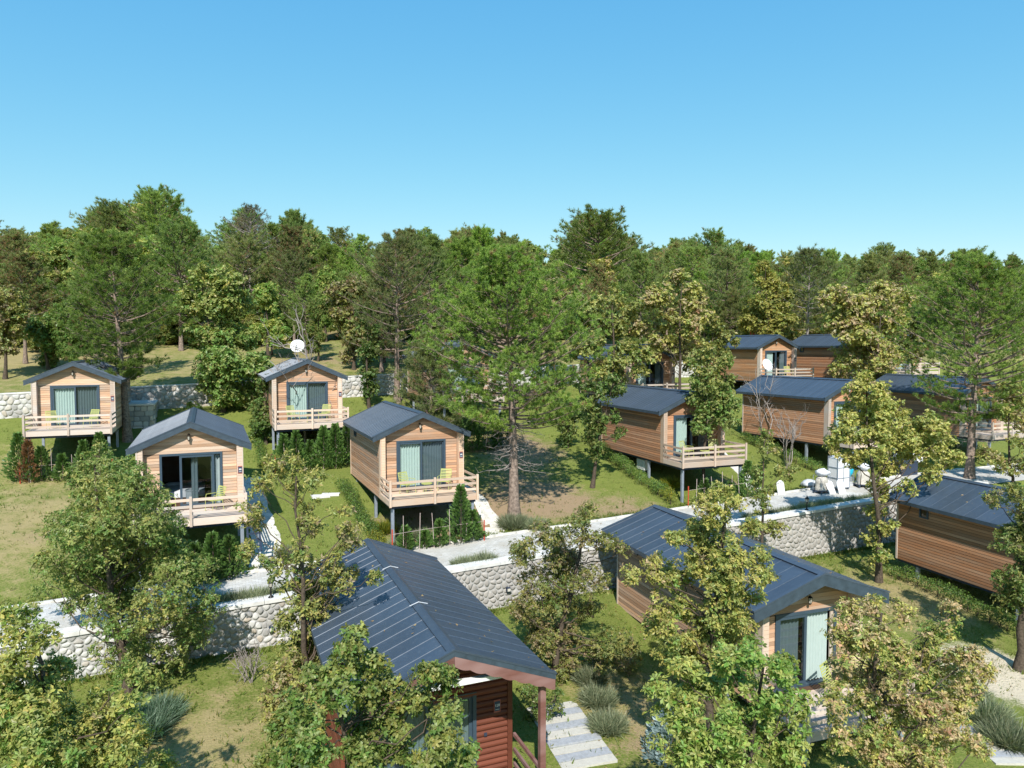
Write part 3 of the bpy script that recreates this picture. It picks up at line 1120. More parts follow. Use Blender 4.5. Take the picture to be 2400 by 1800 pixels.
def build_cabin(P, label, loc, yaw, tint, variant='closed', group='timber cabins on the slope', deck_tint=(1, 1, 1)):
    W, Ln, wb = P['W'], P['L'], P['wb']
    h = W / 2
    rz, ez, eh = P['rz'], P['ez'], P['eh']
    sl = (rz - ez) / eh
    und = lambda x: rz - .085 - sl * abs(x)
    fy = .30                                   # the front wall stands back between the side walls
    root = thing('timber_cabin', label, 'cabin', loc, yaw, group)
    # floor frame
    fl = MB().box(-h + .03, h - .03, .02, Ln - .03, -.2, -.005).build('floor', M['core'], root)
    fb = MB()
    for x in (-h + .05, -.1, h - .25):
        fb.box(x, x + .2, -P['dd'] + .1, Ln - .05, -.37, -.272)
    fb.box(-h + .02, h - .02, -P['dd'] + .12, -P['dd'] + .22, -.372, -.25)
    fb.build('base_frame', M['darksteel'], root)
    # side and back walls
    zt = und(h) - .005
    npl = int((zt - wb) / .112)
    pit = (zt - wb) / npl
    me = plank_mesh(Ln - .01, pit - .007)
    for sgn in (-1, 1):
        a, b_ = sorted((sgn * (h - .025), sgn * (h - .10)))
        sw = MB().box(a, b_, .05, Ln - .05, wb + .02, zt).build('side_wall', M['core'], root)
        for i in range(npl):
            if sgn < 0:
                obj('plank', me, sw, (-h + .025, Ln - .005, wb + i * pit), (0, 0, -math.pi / 2), tint)
            else:
                obj('plank', me, sw, (h - .025, .005, wb + i * pit), (0, 0, math.pi / 2), tint)
        # end boards of the side wall seen from the front
        wg = .23
        e = MB()
        x0, x1 = sorted((sgn * h, sgn * (h - wg)))
        e.box(x0, x1, .003, fy - .02, wb, und(h) - .01)
        nb = int((zt - wb) / .112)
        for i in range(nb):
            e.box(x0 + .008, x1 - .008, -.014, .0035, wb + i * pit + .004, wb + (i + 1) * pit - .004)
        e.build('corner_post', M['deck'], root, color=[c * k for c, k in zip(deck_tint, (1.1, 1.03, .97))])
        MB().box(min(sgn * (h + .004), sgn * (h - .035)), max(sgn * (h + .004), sgn * (h - .035)), -.035, -.003, wb - .01, und(h) - .02).build('corner_trim', M['deck'], root, color=deck_tint)
        xb = sgn * (h - .01)
        MB().box(min(xb, xb + sgn * .03), max(xb, xb + sgn * .03), Ln - .06, Ln + .02, wb, zt - .01).build('corner_trim', M['deck'], root, color=deck_tint)
    bw = MB().prism([(-h + .1, wb), (h - .1, wb), (h - .1, und(h)), (0, und(0)), (-h + .1, und(h))], 'y', Ln - .09, Ln - .02).build('back_wall', M['plank'], root, color=tint)
    # front wall with the opening for the door
    xl, xr, H = P.get('dxl', -1.104), P.get('dxr', 1.118), 2.15
    hi = h - .235
    fw = MB()
    fw.box(-hi, xl + .02, fy, fy + .06, wb, H - .02)
    fw.box(xr - .02, hi, fy, fy + .06, wb, H - .02)
    fw.prism([(-hi, H - .02), (hi, H - .02), (hi, und(hi)), (0, und(0)), (-hi, und(hi))], 'y', fy, fy + .06)
    front = fw.build('front_wall', M['core'], root)
    z = 0.0
    pt = .118
    i = 0
    lo_l, lo_r = plank_mesh(xl + hi, pt - .004), plank_mesh(hi - xr, pt - .004)
    while z < und(0) - .02:
        za, zb_ = z, z + pt - .005
        if zb_ < H + .03:
            obj('plank', lo_l, front, (-hi, fy, z), (0, 0, 0), tint)
            obj('plank', lo_r, front, (xr, fy, z), (0, 0, 0), tint)
        else:
            za = max(za, H)
            def xw(zz):
                return min(hi, max(0.0, (und(0) - zz) / sl))
            w0, w1 = xw(za), xw(zb_)
            if w0 > .05 and zb_ - za > .02:
                v = [(-w0, za), (w0, za), (max(w1, .001), zb_), (-max(w1, .001), zb_)]
                MB().prism(v[::-1], 'y', fy - .022 - .003 * (i % 2), fy - .001).build('plank', M['plank'], front, color=tint)
        z += pt
        i += 1
    door_parts(root, P, fy - .01, variant)
    roof_parts(root, P)
    # small high window near the back of the left wall
    w = MB()
    yw, zw = Ln - 1.55, zt - .62
    for (a, b_, c, d) in ((yw, yw + .42, zw, zw + .06), (yw, yw + .42, zw + .44, zw + .5), (yw, yw + .06, zw + .06, zw + .44), (yw + .36, yw + .42, zw + .06, zw + .44)):
        w.box(-h - .05, -h + .03, a, b_, c, d)
    wo = w.build('window', M['frame'], root)
    MB().add([(-h - .01, yw + .36, zw + .06), (-h - .01, yw + .06, zw + .06), (-h - .01, yw + .06, zw + .44), (-h - .01, yw + .36, zw + .44)], [(0, 1, 2, 3)]).build('pane', M['glass_dark'], wo)
    lantern(root, (P.get('lx', -.06), fy - .025, P.get('lz', 2.86)))
    number_plate(root, (h - .115, -.015, 1.42))
    # deck and railing
    dd = P['dd']
    dk = MB().box(-h + .03, h - .03, -dd + .03, fy - .06, -.2, -.034).build('deck', M['deck'], root, color=deck_tint)
    nb = 14
    bp = (dd + fy - .06) / nb
    bm = MB().box(-h, h, 0, bp - .008, -.034, -.006).mesh('deck_board', M['deck'])
    for i in range(nb):
        obj('deck_board', bm, dk, (0, -dd + i * bp, 0), (0, 0, 0), deck_tint)
    MB().box(-h, h, -dd - .028, -dd - .002, -.25, -.02).build('skirt_board', M['deck'], dk, color=deck_tint)
    for sgn in (-1, 1):
        a, b_ = sorted((sgn * h, sgn * (h + .025)))
        MB().box(a, b_, -dd, -.04, -.25, -.02).build('skirt_board', M['deck'], dk, color=deck_tint)
    rh = P['rh']
    pm = MB().box(-.045, .045, -.035, .035, -.27, rh).mesh('post', M['deck'])
    rl = MB()
    rl.box(-h - .02, h + .02, -dd - .02, -dd - .0, -.019, .015)
    rail = rl.build('railing', M['deck'], root, color=deck_tint)
    for (x, y) in ((-h, -dd - .06), (0, -dd - .06), (h, -dd - .06)):
        obj('post', pm, rail, (x, y, 0), (0, 0, 0), deck_tint)
    fm = MB().box(-h - .03, h + .03, -.015, .015, -.05, .05).mesh('rail', M['deck'])
    sm = MB().box(-.015, .015, -dd - .03, -.04, -.05, .05).mesh('rail', M['deck'])
    for k, zz in enumerate((rh - .13, rh - .38, rh - .63)):
        obj('rail', fm, rail, (0, -dd - .012 + .002 * k, zz), (0, 0, 0), deck_tint)
        for sgn in (-1, 1):
            obj('rail', sm, rail, (sgn * (h + .012), 0, zz), (0, 0, 0), deck_tint)
    cabin_legs(root, P)
    return root


TYPE1 = dict(W=3.741, L=6.742, eh=2.164, rz=3.352, ez=2.388, of=.03, ob=.271, dd=1.70, rh=.83, wb=-.27, fh=.20, pitch=.31, rib=.018)
KINDS = {}


def cabin(key, label, x, y, z, yaw, tint, variant='closed', P=TYPE1, deck_tint=(1, 1, 1)):
    k = (variant, id(P))
    loc = (x, y, z + ZC)
    if k not in KINDS:
        KINDS[k] = build_cabin(P, label, loc, math.radians(yaw), tint, variant, deck_tint=deck_tint)
        root = KINDS[k]
    else:
        src = KINDS[k]
        root = copy_tree(src)
        root.location = loc
        root.rotation_euler = (0, 0, math.radians(yaw))
        root['label'] = label
        for ch in list(root.children):
            if ch.name.startswith('leg'):
                bpy.data.objects.remove(ch)
        cabin_legs(root, P)

        def paint(o):
            for c in o.children:
                if c.type == 'MESH' and c.data.materials:
                    mt = c.data.materials[0]
                    if mt == M['plank']:
                        c.color = (*tint, 1)
                    elif mt == M['deck']:
                        c.color = (*deck_tint, 1)
                paint(c)
        paint(root)
    return root


PALE, MIDT, ORANGE, BROWN = (1.25, 1.25, 1.25), (1.10, 1.0, .93), (1.0, .80, .62), (.95, .74, .60)
CAB = {}
CAB['D'] = cabin('D', 'timber cabin on steel posts left of the large pine, two curtained door panes', -3.88, 30.7, -6.19, 23.3, MIDT, deck_tint=(1.08, .98, .88))
CAB['A'] = cabin('A', 'pale timber cabin at the far left behind a tall pine trunk', -22.7, 36.71, -4.11, 22.3, PALE, deck_tint=(1.05, 1.04, 1.05))
CAB['C'] = cabin('C', 'timber cabin with satellite dish on its ridge and bare tree in front', -11.26, 39.07, -4.04, 23.0, MIDT, deck_tint=(1.1, 1.05, 1.0))
CAB['I'] = cabin('I', 'brown timber cabin with an oak growing at its deck, right of the large pine', 9.5, 36.77, -5.66, 20.5, BROWN, 'half', deck_tint=(.9, .86, .82))
CAB['J'] = cabin('J', 'brown timber cabin behind the bare shrub with a dish on its ridge', 19.45, 40.5, -5.22, 24.5, BROWN)
CAB['K'] = cabin('K', 'brown timber cabin half hidden behind the right hand pine', 29.7, 44.5, -5.27, 23.2, BROWN)
CAB['E'] = cabin('E', 'timber cabin hidden behind the crown of the large central pine', -2.9, 43.2, -2.95, 22.0, MIDT)
CAB['F'] = cabin('F', 'timber cabin in the back row with a stone wall at its right', 9.55, 48.44, -3.16, 22.9, MIDT, 'half')
CAB['G'] = cabin('G', 'orange timber cabin in the back row with deck railing toward the right', 21.06, 56.16, -2.38, 23.4, ORANGE, 'half')
CAB['L'] = cabin('L', 'timber cabin at the far right of the back row, mostly behind pine branches', 35.4, 63.7, -2.1, 23.0, ORANGE)
CAB['H'] = cabin('H', 'brown timber cabin in the back row behind a pale pine trunk', 29.1, 57.7, -2.24, 23.0, (.88, .63, .48))
CAB['B'] = cabin('B', 'pale timber cabin at left with its sliding door standing open', -12.31, 27.03, -6.22, 23.1, PALE, 'open', deck_tint=(1.08, 1.06, 1.05))
TYPE_M = dict(W=3.40, L=8.22, eh=2.243, rz=3.36, ez=2.60, of=.36, ob=.15, dd=1.7, rh=.83, wb=-.27, fh=.30, pitch=.52, rib=.009, dxl=-1.05, dxr=1.05, lx=.0, lz=2.60)
CAB['M'] = cabin('M', 'timber cabin in the right foreground with wide slate roof and curtain at right', 8.28, 19.15, -9.46, 19.15, MIDT, 'right', TYPE_M)
TYPE_N = dict(TYPE1, L=6.9, rz=3.25, ez=2.35, pitch=.52, rib=.009, fh=.24)
CAB['N'] = cabin('N', 'brown timber cabin at the right edge with a small window under its eave', 20.4, 24.13, -8.78, 17.5, (.92, .70, .55), 'closed', TYPE_N)


# ---- the red brown log cabin in the foreground
def log_cabin():
    P = dict(W=4.07, L=6.8, eh=2.25, rz=4.035, ez=3.157, of=1.86, ob=.28, fh=.10, pitch=.50, rib=.012)
    W, Ln, h = P['W'], P['L'], P['W'] / 2
    sl = (P['rz'] - P['ez']) / P['eh']
    und = lambda x: P['rz'] - .085 - sl * abs(x)
    root = thing('log_cabin', 'red brown log cabin with number 128 and blue slate metal roof in the foreground', 'cabin', (-1.88, 15.78, -10.17 + ZC), math.radians(22.5))
    MB().box(-h, h, -1.75, Ln, -.5, -.01).build('floor', M['redwood'], root)
    nd = 13
    bm = MB().box(-h, h, 0, .125, -.009, .012).mesh('deck_board', M['redwood'])
    for i in range(nd):
        obj('deck_board', bm, root, (0, -1.74 + i * .133, 0))
    half = [(.0, .0)] + [(-.055 * math.sin(t), .07 - .07 * math.cos(t)) for t in np.linspace(.25, math.pi - .25, 6)] + [(0, .14)]
    zt = und(h)
    n = int(zt / .145)
    me = MB().prism(half[::-1], 'x', 0, Ln - .01).mesh('log', M['log'])
    for sgn in (-1, 1):
        a, b_ = sorted((sgn * (h - .06), sgn * (h - .14)))
        sw = MB().box(a, b_, .04, Ln - .04, 0, zt).build('side_wall', M['core'], root)
        for i in range(n):
            obj('log', me, sw, (sgn * (h - .06), Ln - .005 if sgn < 0 else .005, i * zt / n), (0, 0, sgn * math.pi / 2))
        MB().box(min(sgn * (h - .02), sgn * (h - .14)), max(sgn * (h - .02), sgn * (h - .14)), -.075, .03, 0, zt - .03).build('corner_trim', M['log'], root)
    xl, xr, H = -1.9, 1.118, 2.15
    xl = -1.25
    fw = MB()
    fw.box(-h + .1, xl, .0, .08, 0, H)
    fw.box(xr, h - .1, .0, .08, 0, H)
    fw.prism([(-h + .1, H), (h - .1, H), (h - .1, und(h)), (0, und(0)), (-h + .1, und(h))], 'y', 0, .08)
    front = fw.build('front_wall', M['core'], root)
    z = 0
    a = MB().prism(half[::-1], 'x', -h + .14, xl).mesh('log', M['log'])
    b_ = MB().prism(half[::-1], 'x', xr, h - .14).mesh('log', M['log'])
    while z < und(0) - .15:
        if z + .145 <= H + .02:
            obj('log', a, front, (0, 0, z))
            obj('log', b_, front, (0, 0, z))
        else:
            w = min(h - .14, (und(0) - z - .14) / sl)
            if w > .1:
                obj('log', MB().prism(half[::-1], 'x', -w, w).mesh('log', M['log']), front, (0, 0, z))
        z += .145
    MB().prism([(-h + .1, 0), (h - .1, 0), (h - .1, und(h)), (0, und(0)), (-h + .1, und(h))], 'y', Ln - .1, Ln - .03).build('back_wall', M['log'], root)
    door_parts(root, dict(dxl=xl, dxr=xr), .0, 'dark')
    roof = roof_parts(root, P)
    # scalloped bargeboards
    for sgn in (-1, 1):
        xs = np.linspace(0.002, P['eh'] + .01, 90)
        top = [(sgn * x, P['rz'] - .09 - sl * x) for x in xs]
        bot = [(sgn * x, P['rz'] - .31 - sl * x - .035 * abs(math.sin(x * 9.5))) for x in xs]
        V = [(x, -P['of'] - .03, z) for x, z in top] + [(x, -P['of'] - .03, z) for x, z in bot] + [(x, -P['of'] + .01, z) for x, z in top] + [(x, -P['of'] + .01, z) for x, z in bot]
        k = len(xs)
        F = []
        for i in range(k - 1):
            F += [(i, i + 1, k + i + 1, k + i), (2 * k + i, 3 * k + i, 3 * k + i + 1, 2 * k + i + 1), (k + i, k + i + 1, 3 * k + i + 1, 3 * k + i)]
        MB().add(V, F).build('bargeboard', M['redwood'], roof)
    MB().box(-1.5, 1.5, -1.72, -1.60, 3.22, 3.31).build('tie_beam', M['white'], root)
    for x in (-h + .02, h + .02):
        MB().box(x - .065, x + .065, -1.72, -1.59, -.02, und(abs(x)) - .0).build('porch_post', M['redwood'], root)
    for x in (-h + .02, h + .02):
        rr = MB().box(x - .03, x + .03, -1.6, -.08, .92, 1.0).build('railing', M['redwood'], root)
        for zz in (.2, .55):
            MB().box(x - .025, x + .025, -1.6, -.08, zz, zz + .08).build('rail', M['redwood'], rr)
    number_plate(root, (1.63, -.058, 1.72), '128')
    MB().box(1.30, 1.37, -.075, -.055, 1.05, 1.13).build('light_switch', M['darksteel'], root)
    # guy straps over the ridge
    for y in (.9, 3.9):
        MB().tube([(-.22, y, P['rz'] - .085 + .10), (0, y, P['rz'] + .085), (.22, y, P['rz'] - .085 + .10)], .012, 5).build('ridge_strap', M['pvc'], roof)
    return root


CAB['O'] = log_cabin()

# bed and white cabinet seen through the open door
def bed():
    b = CAB['B']
    a = b.rotation_euler[2]
    q = Vector((-.35, 2.0, 0))
    p = Matrix.Rotation(a, 3, 'Z') @ q + b.location
    root = thing('bed', 'white linen bed inside the cabin with the open door', 'bed', p, a)
    MB().box(-.8, .8, -.9, 1.1, .0, .28).build('bed_frame', M['core'], root)
    MB().box(-.8, .8, -.9, 1.1, .28, .52).build('mattress', M['linen'], root)
    for x in (-.4, .4):
        mb = MB().lathe([(0, 0), (.2, .01), (.29, .06), (.2, .12), (0, .14)], 12)
        o = mb.build('pillow', M['linen'], root, (x, .75, .5), smooth=True)
        o.scale = (1.15, .75, 1)
    q = Vector((.0, .72, .0))
    p = Matrix.Rotation(a, 3, 'Z') @ q + b.location
    root = thing('white_stool', 'small white cabinet just inside the open door', 'cabinet', p, a)
    MB().box(-.22, .22, -.18, .18, .0, .62).build('body', M['white'], root)
    MB().box(-.24, .24, -.2, .2, .62, .65).build('top', M['white'], root)


bed()


# ------------------------------------------------------------------ lime garden chairs on the decks
def make_chair():
    root = thing('garden_chair', '', 'chair', (0, 0, 0), 0, 'lime yellow chairs on the cabin decks')
    mb = MB()
    for x in (-.24, .24):
        mb.tube([(x, -.24, 0), (x, -.22, .43), (x, .20, .40), (x * .95, .36, .88)], .013, 6)
        mb.tube([(x, .24, 0), (x, .18, .40)], .013, 6)
        mb.tube([(x, -.22, .43), (x * 1.05, -.18, .63), (x * 1.05, .24, .62)], .013, 6)
    mb.tube([(-.23, .36, .88), (.23, .36, .88)], .013, 6)
    mb.build('frame', M['lime'], root)
    s = MB().box(-.24, .24, -.235, -.225, .42, .44).build('seat', M['lime'], root)
    sm = MB().box(-.23, .23, -.017, .017, -.005, .005).mesh('slat', M['lime'])
    for i in range(7):
        obj('slat', sm, s, (0, -.19 + i * .062, .436 - i * .005))
    b = MB().box(-.24, .24, .205, .215, .40, .42).build('backrest', M['lime'], root)
    for i in range(7):
        obj('slat', sm, b, (0, .212 + i * .023, .47 + i * .063), (math.radians(72), 0, 0))
    return root


CH0 = make_chair()
_first = [True]


def chair(key, x, y, rz, label):
    b = CAB[key]
    a = b.rotation_euler[2]
    o = CH0 if _first[0] else copy_tree(CH0)
    _first[0] = False
    o.location = Matrix.Rotation(a, 3, 'Z') @ Vector((x, y, 0)) + b.location
    o.rotation_euler = (0, 0, a + rz)
    o['label'] = label


for key, nm in (('D', 'on the deck of the cabin left of the large pine'), ('A', 'on the deck of the far left cabin'), ('B', 'on the deck of the cabin with the open door'),
                ('C', 'on the deck of the cabin with the bare tree'), ('I', 'on the deck with the oak growing through'), ('M', 'on the foreground deck behind the brown oak')):
    chair(key, -.85 if key != 'M' else .25, -.62, .45, 'lime slatted chair, left one ' + nm)
    chair(key, .80 if key != 'M' else 1.2, -.55, -.55 if key != 'B' else -1.0, 'lime slatted chair, right one ' + nm)
chair('G', .5, -.6, -.3, 'lime yellow slatted chair on the deck of the orange back row cabin')


def side_table(key, x, y, label):
    b = CAB[key]
    a = b.rotation_euler[2]
    root = thing('side_table', label, 'table', Matrix.Rotation(a, 3, 'Z') @ Vector((x, y, 0)) + b.location, a, 'small lime tables')
    MB().lathe([(0, .40), (.24, .40), (.24, .42), (0, .42)], 16).build('table_top', M['lime'], root)
    for k in range(3):
        t = k * 2.1
        MB().tube([(.2 * math.cos(t), .2 * math.sin(t), 0), (.12 * math.cos(t), .12 * math.sin(t), .4)], .012, 6).build('leg', M['lime'], root)


side_table('D', -.05, -.75, 'low lime round table between the chairs left of the large pine')
side_table('I', .0, -.9, 'low lime round table on the deck with the oak')
side_table('C', -.05, -.75, 'low lime round table on the deck behind the bare tree')


# ------------------------------------------------------------------ satellite dishes
def dish(loc, rad, rz, tilt, label, mast, logo=None):
    root = thing('satellite_dish', label, 'satellite dish', loc, rz)
    MB().tube([(0, 0, -mast), (0, 0, .0)], .022, 8).build('mast', M['steel'], root)
    prof = [(rad * t, .22 * rad * t * t) for t in np.linspace(0, 1, 7)]
    mb = MB().lathe(prof + [(rad, .22 * rad - .012)] + [(r, z - .012) for r, z in prof[::-1]], 28)
    o = mb.build('reflector', M['white'], root, (0, -.06, .05), (math.radians(90) - tilt, 0, 0), smooth=True)
    MB().tube([(0, -rad * .9, .18 * rad), (0, -rad * .35, rad * .95)], .012, 6).build('feed_arm', M['steel'], o)
    MB().lathe([(0, 0), (.035, .0), (.035, .09), (0, .09)], 10, (0, -rad * .33, rad * .92)).build('receiver', M['pvc'], o)
    if logo:
        for tx, dy, sz in logo:
            t = obj('lettering', text_mesh(tx, sz, M['pvc']), o, (0, dy, .03), (0, 0, 0))
    return root


_bd = CAB['C']


def on_cabin(key, x, y, z):
    b = CAB[key]
    return Matrix.Rotation(b.rotation_euler[2], 3, 'Z') @ Vector((x, y, z)) + b.location


dish(on_cabin('C', 0.0, 4.6, 4.05), .42, math.radians(8), math.radians(26), 'white satellite dish on the ridge of the cabin with the bare tree', .72)
dish(on_cabin('J', 0.0, 6.7, 4.0), .42, math.radians(28), math.radians(24), 'white satellite dish on the ridge behind the bare shrub', .75)
_p = gpx(2146, 1108)
dish((_p[0], _p[1], _p[2] + 1.0), .45, math.radians(24), math.radians(14), 'white satellite dish with grey lettering standing on the lawn behind the oak', 1.0, [('MA', .12, .17)])

# ------------------------------------------------------------------ foliage builders (numpy)
def unit(a):
    return a / (np.linalg.norm(a, axis=-1, keepdims=True) + 1e-9)


HEXLEAF = np.array([(0, 0), (.62, -.24), (1.0, 0), (.62, .24)])
LOBED = np.array([(0, 0), (.45, -.24), (.55, -.12), (.8, -.22), (1.0, 0), (.8, .22), (.55, .12), (.45, .24)])
DIAM = np.array([(0, 0), (.5, -.3), (1.0, 0), (.5, .3)])


def leaves(mb, C, D, Nn, ln, shape, col, rg, curl=.25):
    """one leaf per row: base C, direction D, surface normal Nn, length ln"""
    n = len(C)
    D = unit(D)
    S = unit(np.cross(Nn, D))
    Nn = np.cross(D, S)
    k = len(shape)
    a = shape[:, 0][None, :, None]
    b = shape[:, 1][None, :, None]
    l = ln[:, None, None]
    cv = rg.uniform(-.1, curl, (n, 1, 1))
    V = C[:, None] + l * (a * D[:, None] + b * S[:, None] - cv * a * a * Nn[:, None] + .35 * np.abs(b) * Nn[:, None])
    F = np.arange(n * k).reshape(n, k)
    mb.add(V.reshape(-1, 3), F, np.repeat(col, k, 0))


def rosettes(mb, C, Nn, size, k, shape, colf, rg):
    """a spray of k leaves round every twig tip"""
    n = len(C)
    Nn = unit(Nn)
    ref = np.where(np.abs(Nn[:, 2:3]) < .9, np.array([[0, 0, 1.]]), np.array([[1., 0, 0]]))
    U = unit(np.cross(Nn, ref))
    W = np.cross(Nn, U)
    az = (np.arange(k)[None] / k * 2 * math.pi + rg.uniform(0, 6.28, (n, 1)) + rg.normal(0, .35, (n, k)))
    el = rg.uniform(-.15, .75, (n, k))
    Dh = np.cos(az)[..., None] * U[:, None] + np.sin(az)[..., None] * W[:, None]
    D = np.cos(el)[..., None] * Dh + np.sin(el)[..., None] * Nn[:, None]
    Ln_ = -np.sin(el)[..., None] * Dh + np.cos(el)[..., None] * Nn[:, None]
    Ln_ = unit(Ln_ + rg.normal(0, .25, Ln_.shape))
    l = size * rg.uniform(.5, 1.32, (n, k))
    CC = np.repeat(C[:, None], k, 1) + Nn[:, None] * rg.uniform(-.25, .25, (n, k, 1)) * size
    col = colf(C)
    col = np.repeat(col[:, None], k, 1) * rg.uniform(.7, 1.3, (n, k, 1)) * (1 + rg.normal(0, .06, (n, k, 3)))
    leaves(mb, CC.reshape(-1, 3), D.reshape(-1, 3), Ln_.reshape(-1, 3), l.ravel(), shape, np.clip(col.reshape(-1, 3), .004, 1), rg)


GREEN, OLIVE, YELLOW, TAN, RUST, DARK = (np.array(c) for c in ((.135, .215, .050), (.225, .255, .076), (.325, .310, .090), (.320, .255, .138), (.270, .165, .092), (.085, .140, .044)))


def palette(mix, rg, scale=1.1):
    """colour of every spray: smooth patches of green, olive, yellow and tan"""
    mix = np.array(mix, float)                # weights: dark, green, olive, yellow, tan, rust
    cum = np.cumsum(mix / mix.sum())
    pal = np.stack([DARK, GREEN, OLIVE, YELLOW, TAN, RUST])
    ph = rg.uniform(0, 6.28, (4, 3))
    fr = rg.normal(0, 1, (4, 3)) * scale

    def f(C):
        t = sum(np.sin(C @ fr[i] * (1 + i * .7) + ph[i, 0]) for i in range(4)) / 4
        t = (t - t.min()) / (np.ptp(t) + 1e-6)
        t = np.clip(.5 * t + .5 * rg.uniform(0, 1, len(C)), 0, .999)
        i = np.searchsorted(cum, t)
        return pal[np.clip(i, 0, 5)]
    return f


def limb_path(a, b, rg, n=6, sag=.12):
    t = np.linspace(0, 1, n)[:, None]
    ln = np.linalg.norm(b - a)
    p = a + (b - a) * t
    w = rg.normal(0, 1, (n, 3)) * ln * .035
    w[0] = w[-1] = 0
    p = p + w
    p[:, 2] -= np.sin(t[:, 0] * math.pi) * ln * sag
    return p


def oak_mesh(clumps, base, top, rg, leaf=.10, dens=22, k=6, shape=HEXLEAF, mix=(1, 3, 4, 3, 2, .5), r0=.11, puff=.36, twigs=True, sides=8, lean=None, lush=2.6):
    """clumps: (x,y,z,r) rows; returns trunk builder and crown builder"""
    cl = np.asarray(clumps, float)
    tr, cr = MB(), MB()
    n = 9
    t = np.linspace(0, 1, n)
    P = base + (top - base) * t[:, None]
    w = rg.normal(0, 1, (n, 3)) * .05 * np.linalg.norm(top - base) * .5
    w[0] = 0
    w[:, 2] = 0
    P = P + np.cumsum(w, 0) * .35
    R = r0 * (1 - .8 * t) * (1 + .55 * np.exp(-t * 14))
    tr.tube(P, R, sides)
    pc, pn = [], []
    for (x, y, z, r) in cl:
        c = np.array([x, y, z])
        zz = max(base[2] + .25 * (top[2] - base[2]), z - .5 * np.hypot(*(c - P[-1])[:2]) - r * .6)
        zz = np.clip(zz + rg.normal(0, .05) * (top[2] - base[2]), base[2] + .22 * (top[2] - base[2]), P[-1, 2] - .02)
        a = np.array([np.interp(zz, P[:, 2], P[:, q_]) for q_ in range(3)])
        ra = float(np.interp(zz, P[:, 2], R))
        if np.linalg.norm(c - a) > .25:
            tr.tube(limb_path(a, c, rg, 7, .02), np.linspace(max(.012, min(ra * .4, .03)), .008, 7), 5, cap=False)
        m = max(4, int(7.5 * (r / .8) ** 1.3 + 3))
        q = unit(rg.normal(0, 1, (m, 3))) * (rg.uniform(.25, 1, (m, 1)) ** .5) * r * .80
        pr = np.clip(r * rg.uniform(.28, .52, m), .14, puff * 1.7)
        for j in range(m):
            ctr = c + q[j]
            if twigs:
                tr.tube(limb_path(c, ctr, rg, 3, -.05), [.010, .008, .005], 3, cap=False)
            cnt = max(5, int(4 * math.pi * pr[j] ** 2 * dens * lush))
            nn = unit(rg.normal(0, 1, (cnt, 3)) + np.array([0, 0, .25]))
            rad = pr[j] * 1.08 * rg.uniform(.4, 1.15, (cnt, 1))
            pc.append(ctr + nn * rad * np.array([1.08, 1.08, .82]))
            pn.append(unit(nn + np.array([0, 0, .55]) + rg.normal(0, .3, (cnt, 3))))
    rosettes(cr, np.concatenate(pc), np.concatenate(pn), leaf * (.86 if leaf < .125 else .92), k + (1 if leaf < .115 else 0), shape, palette(mix, rg), rg)
    return tr, cr


def oak_px(label, d, bu, clumps, mix, seed, leaf=.10, dens=22, k=6, shape=HEXLEAF, base=None, r0=.11, group=None, puff=.36, depth=.55, top=None, tint=(1, 1, 1), name='oak_tree', extra=2):
    """an oak standing at distance d: clumps are where its leaf masses lie, each given its own depth round the trunk"""
    rg = np.random.default_rng(seed)
    if base is None:
        p = atd(bu, 900, d)
        base = np.array([p[0], p[1], gz(p[0], p[1])])
    base = np.asarray(base, float)
    d = base[1]
    if d > 27 and shape is HEXLEAF:
        shape = DIAM * np.array([1, 1.15])
    us = [c[0] for c in clumps]
    half = (max(us) - min(us)) / 2 / FPX * d
    rows = []
    for (u, v, r) in clumps:
        off = rg.uniform(-1, 1) * half * depth
        p = atd(u, v, d + off)
        rows.append((*p, r / FPX * d * 1.12))
    # leaf masses on the far side, mirrored about the trunk
    for (u, v, r) in clumps[::(2 if d > 25 or d < 12 else 3)]:
        p = atd(u + rg.uniform(-15, 15), v + 10, d + half * rg.uniform(.35, .8))
        rows.append((*p, r / FPX * d * 1.0))
    tz = min(clumps, key=lambda c: c[1])
    tp = atd(tz[0], tz[1] + tz[2] * .5, d) if top is None else atd(top[0], top[1], d)
    far = d > 42
    tr, cr = oak_mesh(rows, base - np.array([0, 0, .08]), tp, rg, leaf * (1.2 if far else 1), dens, k, shape, mix, r0, puff, twigs=not far, lush=1.35 if far else (2.6 if d < 17 else 2.2))
    root = thing(name, label, 'tree', base, 0, group)
    for mbx, nm, mt in ((tr, 'trunk', M['bark_oak']), (cr, 'crown', M['leaf'])):
        mbx.v = [q - base for q in mbx.v]
        mbx.build(nm, mt, root, smooth=(nm == 'trunk'), color=tint)
    return root


def needles(mb, C, A, ln, k, wd, col, rg, spread=1.1):
    n = len(C)
    A = unit(A)
    ref = np.where(np.abs(A[:, 2:3]) < .9, np.array([[0, 0, 1.]]), np.array([[1., 0, 0]]))
    U = unit(np.cross(A, ref))
    W = np.cross(A, U)
    az = rg.uniform(0, 6.28, (n, k))
    th = spread * rg.uniform(.15, 1, (n, k)) ** .7
    Dd = np.cos(th)[..., None] * A[:, None] + np.sin(th)[..., None] * (np.cos(az)[..., None] * U[:, None] + np.sin(az)[..., None] * W[:, None])
    S = unit(np.cross(Dd, rg.normal(0, 1, (n, k, 3))))
    l = ln[:, None, None] * rg.uniform(.7, 1.1, (n, k, 1))
    B = C[:, None] + A[:, None] * rg.uniform(-.5, .2, (n, k, 1)) * ln[:, None, None]
    V = np.stack([B - S * wd * .5, B + S * wd * .5, B + Dd * l], 2)
    cc = np.repeat(col[:, None], k, 1) * rg.uniform(.75, 1.3, (n, k, 1))
    mb.add(V.reshape(-1, 3), np.arange(n * k * 3).reshape(-1, 3), np.repeat(cc.reshape(-1, 3), 3, 0))


